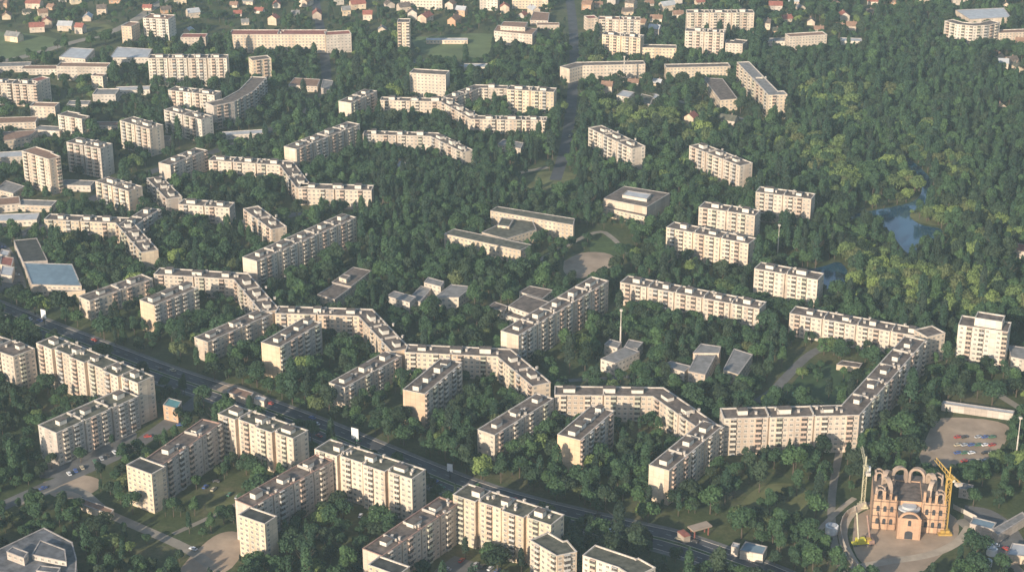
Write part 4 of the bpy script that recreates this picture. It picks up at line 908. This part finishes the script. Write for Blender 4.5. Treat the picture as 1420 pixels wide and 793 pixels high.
M_BARK = flat('bark', (0.10, 0.075, 0.055), 0.3, 1.5)
def crown_mesh(name, lobes, n, size, mat, seed):
    rg = np.random.default_rng(seed); L = np.array([l[:3] for l in lobes]); S = np.array([l[3:] for l in lobes])
    n = int(n * 1.7); size *= .76
    wt = (S[:, 0] * S[:, 2]) ** 0.8; idx = rg.choice(len(lobes), n, p=wt / wt.sum())
    d = rg.normal(size=(n, 3)); d /= np.linalg.norm(d, axis=1)[:, None]; d[:, 2] = np.where(d[:, 2] < -0.35, -d[:, 2], d[:, 2])
    rad = 0.62 + 0.42 * rg.random(n) ** 0.7
    P = L[idx] + d * S[idx] * rad[:, None]
    nr = d + rg.normal(size=(n, 3)) * 0.55; nr /= np.linalg.norm(nr, axis=1)[:, None]
    a = np.cross(nr, rg.normal(size=(n, 3))); a /= np.linalg.norm(a, axis=1)[:, None]; b = np.cross(nr, a)
    sz = size * (0.6 + 0.8 * rg.random(n))[:, None]
    q = np.stack([P + a * sz * .95 + b * sz * .25, P + b * sz * .8 - a * sz * .3, P - a * sz * .9 - b * sz * .2, P - b * sz * .85 + a * sz * .35], axis=1).reshape(-1, 3)
    me = bpy.data.meshes.new(name); me.from_pydata([tuple(v) for v in q], [], [tuple(range(4 * i, 4 * i + 4)) for i in range(n)])
    lt = rg.random(len(lobes)); tone = np.clip(0.55 * lt[idx] + 0.45 * rg.random(n), 0, 1)
    at_ = me.attributes.new('tone', 'FLOAT', 'FACE'); at_.data.foreach_set('value', tone.astype(np.float32)); me.materials.append(mat); me.update(); return me
def trunk_mesh(h, r, limbs, seed):
    q = random.Random(seed); b = MB(); V = []; n = 6
    def cone(p, d, r0, r1):
        p, d = Vector(p), Vector(d); a = d.orthogonal().normalized(); c = d.normalized().cross(a); s = len(b.V)
        for o, rr_ in ((p, r0), (p + d, r1)):
            for k in range(n): t = 2 * math.pi * k / n; b.V.append(tuple(o + a * rr_ * math.cos(t) + c * rr_ * math.sin(t)))
        for k in range(n): b.F.append((s + k, s + (k + 1) % n, s + n + (k + 1) % n, s + n + k)); b.M.append(0)
    cone((0, 0, -.3), (0, 0, h), r, r * .45)
    for k in range(limbs):
        t = q.uniform(0, 6.28); z = h * q.uniform(.4, .85); l = h * q.uniform(.3, .5); cone((0, 0, z), (l * .6 * math.cos(t), l * .6 * math.sin(t), l * .7), r * .4, r * .12)
    return b.me('trunk', [M_BARK])
def rnd_lobes(seed, H, Rr, n, z0):
    q = random.Random(seed); L = [(0, 0, (H + z0) / 2, Rr * .75, Rr * .75, (H - z0) / 2 * .95)]
    for k in range(n):
        a = 6.283 * k / n + q.uniform(-.4, .4); r = Rr * q.uniform(.38, .62); z = z0 + (H - z0) * q.uniform(.25, .8); s = Rr * q.uniform(.38, .6); L.append((r * math.cos(a), r * math.sin(a), z, s, s, s * q.uniform(.8, 1.1)))
    return L
PROTO = [   # kind, crown mesh, trunk mesh
    ('broadleaf_tree', crown_mesh('crown', rnd_lobes(1, 11, 4.4, 6, 2.6), 620, .62, M_LEAF, 1), trunk_mesh(6.5, .3, 4, 1)),
    ('broadleaf_tree', crown_mesh('crown', rnd_lobes(2, 9, 4.0, 5, 2.0), 560, .60, M_LEAF, 2), trunk_mesh(5.5, .26, 4, 2)),
    ('broadleaf_tree', crown_mesh('crown', rnd_lobes(3, 13, 4.8, 8, 3.0), 760, .64, M_LEAF, 3), trunk_mesh(8, .34, 5, 3)),
    ('broadleaf_tree', crown_mesh('crown', rnd_lobes(4, 10, 5.2, 7, 2.4), 720, .62, M_LEAF, 4), trunk_mesh(6, .34, 5, 4)),
    ('poplar_tree', crown_mesh('crown', [(0, 0, 9, 1.7, 1.7, 7.0), (.3, .2, 6, 2.0, 2.0, 4), (-.2, .3, 12, 1.2, 1.2, 4.4)], 560, .55, M_POP, 5), trunk_mesh(13, .3, 3, 5)),
    ('poplar_tree', crown_mesh('crown', [(0, 0, 10.5, 2.2, 2.2, 8.0), (.4, -.3, 7, 2.4, 2.4, 4.5), (-.4, .3, 13, 1.6, 1.6, 4.4)], 640, .58, M_POP, 6), trunk_mesh(14, .32, 3, 6)),
    ('willow_tree', crown_mesh('crown', rnd_lobes(7, 9.5, 5.4, 8, 1.2), 760, .62, M_WIL, 7), trunk_mesh(5, .4, 5, 7)),
    ('conifer_tree', crown_mesh('crown', [(0, 0, 3.2 + 1.9 * k, 3.1 - .48 * k, 3.1 - .48 * k, 1.7) for k in range(6)], 560, .5, M_CON, 8), trunk_mesh(11, .25, 0, 8)),
    ('broadleaf_tree', crown_mesh('crown', [(0, 0, 8.5, 2.6, 2.6, 5.0), (1.6, .4, 6.5, 2.0, 1.8, 2.6), (-1.5, 1.0, 9.0, 1.7, 1.9, 2.4), (.2, -1.6, 11.0, 1.6, 1.5, 2.6), (-.8, -1.2, 5.6, 1.8, 1.8, 2.0)], 600, .55, M_LEAF, 9), trunk_mesh(8, .28, 4, 9)),
    ('broadleaf_tree', crown_mesh('crown', [(-2.2, 0, 5.2, 2.6, 2.4, 2.8), (2.4, .8, 6.4, 2.2, 2.4, 3.0), (.4, -2.2, 4.6, 2.2, 2.0, 2.2), (0, 1.8, 7.6, 1.8, 1.8, 2.2), (3.4, -1.4, 4.0, 1.4, 1.4, 1.5)], 600, .58, M_LEAF, 10), trunk_mesh(5.5, .3, 6, 10)),
]
# candidate places on a jittered grid
rg = np.random.default_rng(11)
STEP = 6.3
ys = np.arange(640, 2050, STEP); cand = []
for y in ys:
    xm = y * 0.335 + 70; xs = np.arange(-xm, xm, STEP); cand.append(np.stack([xs, np.full_like(xs, y)], 1))
T = np.concatenate(cand); T = T + rg.uniform(-.46, .46, T.shape) * STEP
def inside(poly, P):
    x, y = P[:, 0], P[:, 1]; r = np.zeros(len(P), bool); n = len(poly)
    for i in range(n):
        (x1, y1), (x2, y2) = poly[i - 1], poly[i]
        if y1 == y2: continue
        r ^= ((y1 > y) != (y2 > y)) & (x < (x2 - x1) * (y - y1) / (y2 - y1) + x1)
    return r
def near_seg(a, b_, P, d):
    a, b_ = np.array(a), np.array(b_); v = b_ - a; t = np.clip(((P - a) @ v) / max(1e-9, v @ v), 0, 1)
    return ((P - a - t[:, None] * v) ** 2).sum(1) < d * d
bad = np.zeros(len(T), bool)
for f in FOOT:
    A = np.array(f); lo, hi = A.min(0) - 9, A.max(0) + 9
    s = np.where((T[:, 0] > lo[0]) & (T[:, 0] < hi[0]) & (T[:, 1] > lo[1]) & (T[:, 1] < hi[1]) & ~bad)[0]
    if not len(s): continue
    P = T[s]; b_ = inside(f, P)
    for i in range(len(f)): b_ |= near_seg(f[i - 1], f[i], P, 4.2)
    bad[s[b_]] = True
for P_, wd in ROADS:
    for a, c in zip(P_[:-1], P_[1:]):
        lo = np.minimum(a, c) - wd - 3; hi = np.maximum(a, c) + wd + 3
        s = np.where((T > lo).all(1) & (T < hi).all(1) & ~bad)[0]
        if len(s): bad[s[near_seg(a, c, T[s], wd + 2.0)]] = True
for k in KEEP: bad |= inside(k, T)
T = T[~bad]
# picture position of each place decides how dense and of what kind the planting is
f = T[:, 1] * CP + CAMH * SP; u = T[:, 1] * SP - CAMH * CP
PX, PY = W0 / 2 + FPX * T[:, 0] / f, H0 / 2 - FPX * u / f
Q = np.stack([PX, PY], 1)
dens = np.full(len(T), 0.72)
ZN = [([(-300, -300), (560, -300), (560, 60), (-300, 62)], .30), ([(560, -300), (960, -300), (960, 60), (560, 60)], .42), ([(-300, 40), (170, 40), (170, 90), (-300, 95)], .10),
      ([(960, -300), (1900, -300), (1900, 60), (960, 60)], .55), ([(1000, 60), (1900, 60), (1900, 460), (1120, 460), (1050, 230)], .93),
      ([(500, 190), (830, 190), (830, 290), (620, 300), (540, 380), (660, 470), (520, 420), (500, 300)], .95),
      ([(-300, 95), (300, 95), (300, 300), (-300, 330)], .50), ([(-300, 95), (120, 95), (60, 300), (-300, 330)], .36), ([(-300, 560), (200, 560), (330, 640), (330, 830), (-300, 830)], .6), ([(100, 700), (240, 730), (230, 800), (60, 790)], .62),
      ([(230, 640), (350, 660), (330, 740), (230, 730)], .5), ([(380, 690), (640, 700), (560, 800), (390, 790)], .55),
      ([(1020, 660), (1130, 660), (1130, 745), (1020, 745)], .36), ([(900, 720), (1010, 720), (1060, 800), (900, 800)], .45), ([(1290, 690), (1900, 690), (1900, 900), (1290, 900)], .45), ([(1300, 560), (1900, 560), (1900, 690), (1300, 690)], .6),
      ([(880, 430), (1060, 430), (1060, 560), (880, 560)], .8), ([(1080, 480), (1200, 490), (1190, 565), (1060, 570)], .35), ([(700, 240), (860, 240), (860, 280), (700, 280)], .5), ([(740, 320), (880, 320), (880, 400), (740, 400)], .35),
      ([(570, 48), (690, 48), (690, 90), (570, 90)], .12), ([(800, 95), (930, 95), (930, 150), (800, 150)], .5), ([(640, 740), (760, 760), (740, 830), (600, 830)], .2)]
for z, v in ZN: dens[inside(z, Q)] = v
nz = np.sin(T[:, 0] * .021 + 1.3) * np.sin(T[:, 1] * .017 + .4) + .6 * np.sin(T[:, 0] * .057 + T[:, 1] * .043)
keep = rg.random(len(T)) < np.clip(dens + .16 * nz * (dens < .9), 0, 1)
T, PX, PY, Q, nz = T[keep], PX[keep], PY[keep], Q[keep], nz[keep]
n = len(T); r = rg.random(n); kind = np.array([0, 1, 2, 3, 8, 9, 8])[rg.integers(0, 7, n)]
park = inside([(1000, 60), (1900, 60), (1900, 460), (1120, 460), (1050, 230)], Q)
mid = inside([(480, 180), (840, 180), (840, 300), (620, 310), (560, 470), (480, 420)], Q)
kind = np.where(r < .12, 4 + rg.integers(0, 2, n), kind); kind = np.where((r > .12) & (r < .17), 6, kind); kind = np.where((r > .17) & (r < .19), 7, kind)
kind = np.where(park & (r < .22), 4 + rg.integers(0, 2, n), kind)
bank = inside([(1100, 190), (1190, 215), (1340, 210), (1380, 300), (1400, 440), (1180, 440), (1150, 300), (1090, 250)], Q)
kind = np.where(bank & (rg.random(n) < .1), 6, kind); kind = np.where(park & (nz > 1.1) & (rg.random(n) < .5), 6, kind)
kind = np.where(mid & (r < .3), 4 + rg.integers(0, 2, n), kind)
rowz = inside([(860, 130), (1000, 160), (1000, 190), (850, 185)], Q); kind = np.where(rowz & (rg.random(n) < .6), 6, kind)
wzone = np.zeros(n, bool)
for z_ in ([(1090, 130), (1150, 120), (1190, 140), (1150, 165)], [(1075, 195), (1110, 190), (1190, 245), (1195, 280), (1150, 265), (1080, 215)], [(1240, 185), (1290, 180), (1335, 245), (1315, 262), (1285, 235)], [(1236, 268), (1262, 240), (1280, 262), (1262, 285)], [(1258, 300), (1310, 272), (1325, 300), (1312, 318), (1275, 312)],
           [(1170, 352), (1240, 380), (1330, 390), (1440, 420), (1440, 446), (1230, 440), (1170, 400)], [(830, 150), (920, 165), (990, 190), (980, 215), (900, 185), (830, 175)], [(1160, 150), (1200, 150), (1200, 182), (1160, 180)]):
    wzone |= inside(z_, Q)
kind = np.where(wzone & (rg.random(n) < .7), 6, kind)
scl = np.clip(rg.normal(.93, .24, n), .42, 1.5) * np.where(wzone, 1.12, 1.0); scl = np.where(kind == 7, scl * .95, scl)
scl = np.where((PY < 60) & (PX < 1000), scl * .72, scl); scl = np.where(inside([(-300, 560), (200, 560), (330, 640), (330, 830), (-300, 830)], Q), scl * .8, scl)
# trees right before a front stay low enough to leave most of it in view
HT = np.array([11, 9, 13, 10, 16, 18, 9.5, 14.0, 13.5, 9.5])
lim = np.full(n, 9.0)
dirx, diry = T[:, 0] / np.hypot(T[:, 0], T[:, 1]), T[:, 1] / np.hypot(T[:, 0], T[:, 1])
tn = CAMH / np.hypot(T[:, 0], T[:, 1])
BLK = [(f_, h_, .26) for f_, h_ in zip(FOOT, FOOTH)] + [(pxs(w_), .5, .9) for w_ in WATER] + [(o_, 1.0, 1.0) for o_ in OPENV]
for f_, h_, q_ in BLK:
    A = np.array(f_); lo, hi = A.min(0) - 34, A.max(0) + 12
    s = np.where((T > lo).all(1) & (T < hi).all(1))[0]
    if not len(s): continue
    fl = np.hypot(A[:, 0].max() - A[:, 0].min(), A[:, 1].max() - A[:, 1].min())
    done = np.zeros(len(s), bool)
    for d_ in range(3, 33 if h_ > 1 else 24, 3):
        P = T[s] + np.stack([dirx[s], diry[s]], 1) * d_; hit = inside(f_, P) & ~done; done |= hit
        lim[s[hit]] = np.minimum(lim[s[hit]], (q_ * h_ + tn[s[hit]] * d_ * .92) / HT[kind[s[hit]]])
j_ = rg.uniform(.75, 1.35, n); scl = np.minimum(scl, lim * j_)
wide = rg.uniform(.85, 1.15, n); rot = rg.uniform(0, 6.283, n)
bvh = BVHTree.FromPolygons([Vector(v) for v in OCC_V], OCC_F)
camv = Vector((0, 0, CAMH))
def seen(i):
    p = Vector((T[i, 0], T[i, 1], HT[kind[i]] * scl[i] * .7)); d = p - camv
    return bvh.ray_cast(camv, d.normalized(), d.length - 1)[0] is None
order = np.argsort(T[:, 0] ** 2 + T[:, 1] ** 2 - 0 * T[:, 1])
inframe = (PX > 4) & (PX < W0 - 4) & (PY > 10) & (PY < H0 + 18)
LIM = {0: 250, 4: 110, 6: 60, 7: 60}; cnt = {0: 0, 4: 0, 6: 0, 7: 0}; pick = []
for i in order:
    k = 0 if kind[i] < 4 or kind[i] > 7 else (4 if kind[i] < 6 else int(kind[i]))
    if not inframe[i] or cnt[k] >= LIM[k] or scl[i] < .6 or not seen(i): continue
    cnt[k] += 1; pick.append(int(i))
    if all(cnt[q] >= LIM[q] for q in cnt): break
NAMES = {'broadleaf_tree': 'broadleaf tree', 'poplar_tree': 'narrow poplar', 'willow_tree': 'yellow green willow', 'conifer_tree': 'dark conifer'}
used_lab = {}; SRC = {}
LXY = np.array([(a[1], a[2]) for a in LAND])
rel = lambda dx, dy, d: 'close by' if d < 12 else ('behind' if dy > abs(dx) * .8 else ('in front of' if dy < -abs(dx) * .8 else 'beside'))
for i in pick:
    k = int(kind[i]); nm, cme, tme = PROTO[k]; s = float(scl[i]); x, y = float(T[i, 0]), float(T[i, 1])
    dd = np.hypot(LXY[:, 0] - x, LXY[:, 1] - y); o_ = np.argsort(dd); a = LAND[o_[0]]
    size = 'small' if s < .78 else ('tall' if s > 1.12 else ('broad' if wide[i] > 1.06 else ('slim' if wide[i] < .92 else 'medium')))
    opts = [f'{size} {NAMES[nm]} {rel(x - a[1], y - a[2], dd[o_[0]])} the {a[0]}']
    for q in o_[1:6]: opts.append(f'{size} {NAMES[nm]} {rel(x - a[1], y - a[2], dd[o_[0]])} the {a[0]}, toward the {LAND[q][0]}')
    lab = next((l for l in opts if l not in used_lab and len(l.split()) <= 16), opts[0]); used_lab[lab] = 1
    t = thing(nm, lab, 'tree', (x, y, 0), float(rot[i]), nm.replace('_', ' ') + 's standing apart'); t.scale = (s * wide[i], s * wide[i], s)
    c = link('crown', cme, t); link('trunk', tme, t); SRC.setdefault(k, c)
rest = scl > .3; rest[pick] = False; rest = np.where(rest)[0]
def wood(name, idx):
    me = bpy.data.meshes.new(name); me.from_pydata([(float(T[i, 0]), float(T[i, 1]), 0.0) for i in idx], [], [])
    A = me.attributes.new('kind', 'INT', 'POINT'); A.data.foreach_set('value', kind[idx].astype(np.int32))
    A = me.attributes.new('size', 'FLOAT_VECTOR', 'POINT'); A.data.foreach_set('vector', np.stack([scl[idx] * wide[idx], scl[idx] * wide[idx], scl[idx]], 1).astype(np.float32).ravel())
    A = me.attributes.new('turn', 'FLOAT_VECTOR', 'POINT'); A.data.foreach_set('vector', np.stack([0 * rot[idx], 0 * rot[idx], rot[idx]], 1).astype(np.float32).ravel())
    o = link(name, me); o['kind'] = 'stuff'
    ng = bpy.data.node_groups.new(name, 'GeometryNodeTree'); ng.interface.new_socket('Geometry', in_out='INPUT', socket_type='NodeSocketGeometry'); ng.interface.new_socket('Geometry', in_out='OUTPUT', socket_type='NodeSocketGeometry')
    gi, go = ng.nodes.new('NodeGroupInput'), ng.nodes.new('NodeGroupOutput'); jn = ng.nodes.new('GeometryNodeJoinGeometry')
    def attr(nm, ty): a = ng.nodes.new('GeometryNodeInputNamedAttribute'); a.data_type = ty; a.inputs[0].default_value = nm; return a.outputs['Attribute']
    ka, sa, ta = attr('kind', 'INT'), attr('size', 'FLOAT_VECTOR'), attr('turn', 'FLOAT_VECTOR')
    for k, src in SRC.items():
        cp = ng.nodes.new('FunctionNodeCompare'); cp.data_type = 'INT'; cp.operation = 'EQUAL'
        ng.links.new(ka, cp.inputs[2]); cp.inputs[3].default_value = k
        for ob in (src, [c for c in src.parent.children if c.name.startswith('trunk')][0]):
            oi = ng.nodes.new('GeometryNodeObjectInfo'); oi.inputs['Object'].default_value = ob; oi.inputs['As Instance'].default_value = True; oi.transform_space = 'ORIGINAL'
            ip = ng.nodes.new('GeometryNodeInstanceOnPoints')
            ng.links.new(gi.outputs[0], ip.inputs['Points']); ng.links.new(cp.outputs[0], ip.inputs['Selection']); ng.links.new(oi.outputs['Geometry'], ip.inputs['Instance'])
            ng.links.new(ta, ip.inputs['Rotation']); ng.links.new(sa, ip.inputs['Scale']); ng.links.new(ip.outputs[0], jn.inputs[0])
    ng.links.new(jn.outputs[0], go.inputs[0]); md = o.modifiers.new('planting', 'NODES'); md.node_group = ng
    return o
pk = park[rest]
wood('park_forest', rest[pk]); wood('courtyard_woods', rest[~pk])
print('TREES', n, cnt, set(SRC))
# ------------------------------------------------------------------ light
EL, AZ = math.radians(21.0), math.radians(212.0)   # direction to the sun: azimuth from +Y clockwise
sd = Vector((math.sin(AZ) * math.cos(EL), math.cos(AZ) * math.cos(EL), math.sin(EL)))
sl = bpy.data.lights.new('sun', 'SUN'); so = bpy.data.objects.new('sun', sl); COL.objects.link(so)
so.location = (0, 0, 800); so.rotation_euler = sd.to_track_quat('Z', 'Y').to_euler()
sl.energy = 4.6; sl.angle = math.radians(0.5); sl.color = (1.0, 0.87, 0.70)
w = bpy.data.worlds.new('World'); SC.world = w; w.use_nodes = True
nt = w.node_tree; bg = nt.nodes['Background']
sk = nt.nodes.new('ShaderNodeTexSky'); sk.sky_type = 'NISHITA'; sk.sun_disc = False
sk.sun_elevation = EL; sk.sun_rotation = AZ; sk.altitude = 200; sk.air_density = 1.0; sk.dust_density = 1.0
nt.links.new(sk.outputs[0], bg.inputs[0]); bg.inputs[1].default_value = 0.125
HAZE = 0.00007
if HAZE:
    mh = bpy.data.materials.new('haze_air'); mh.use_nodes = True; nt = mh.node_tree; nt.nodes.clear()
    out = nt.nodes.new('ShaderNodeOutputMaterial'); pv = nt.nodes.new('ShaderNodeVolumePrincipled')
    pv.inputs['Color'].default_value = (0.70, 0.90, 1.0, 1); pv.inputs['Density'].default_value = HAZE
    nt.links.new(pv.outputs[0], out.inputs['Volume'])
    hz = MB().box(-2500, 2500, -60, 4200, -1.5, 470, 0).obj('haze', [mh]); hz['kind'] = 'stuff'
SC.render.engine = 'CYCLES'
SC.cycles.use_denoising = True
SC.cycles.max_bounces = 6; SC.cycles.diffuse_bounces = 3; SC.cycles.volume_bounces = 1; SC.cycles.transparent_max_bounces = 8
vs = SC.view_settings; vs.view_transform = 'Standard'; vs.look = 'None'; vs.gamma = 1.0; vs.use_curve_mapping = False; vs.exposure = 0.62
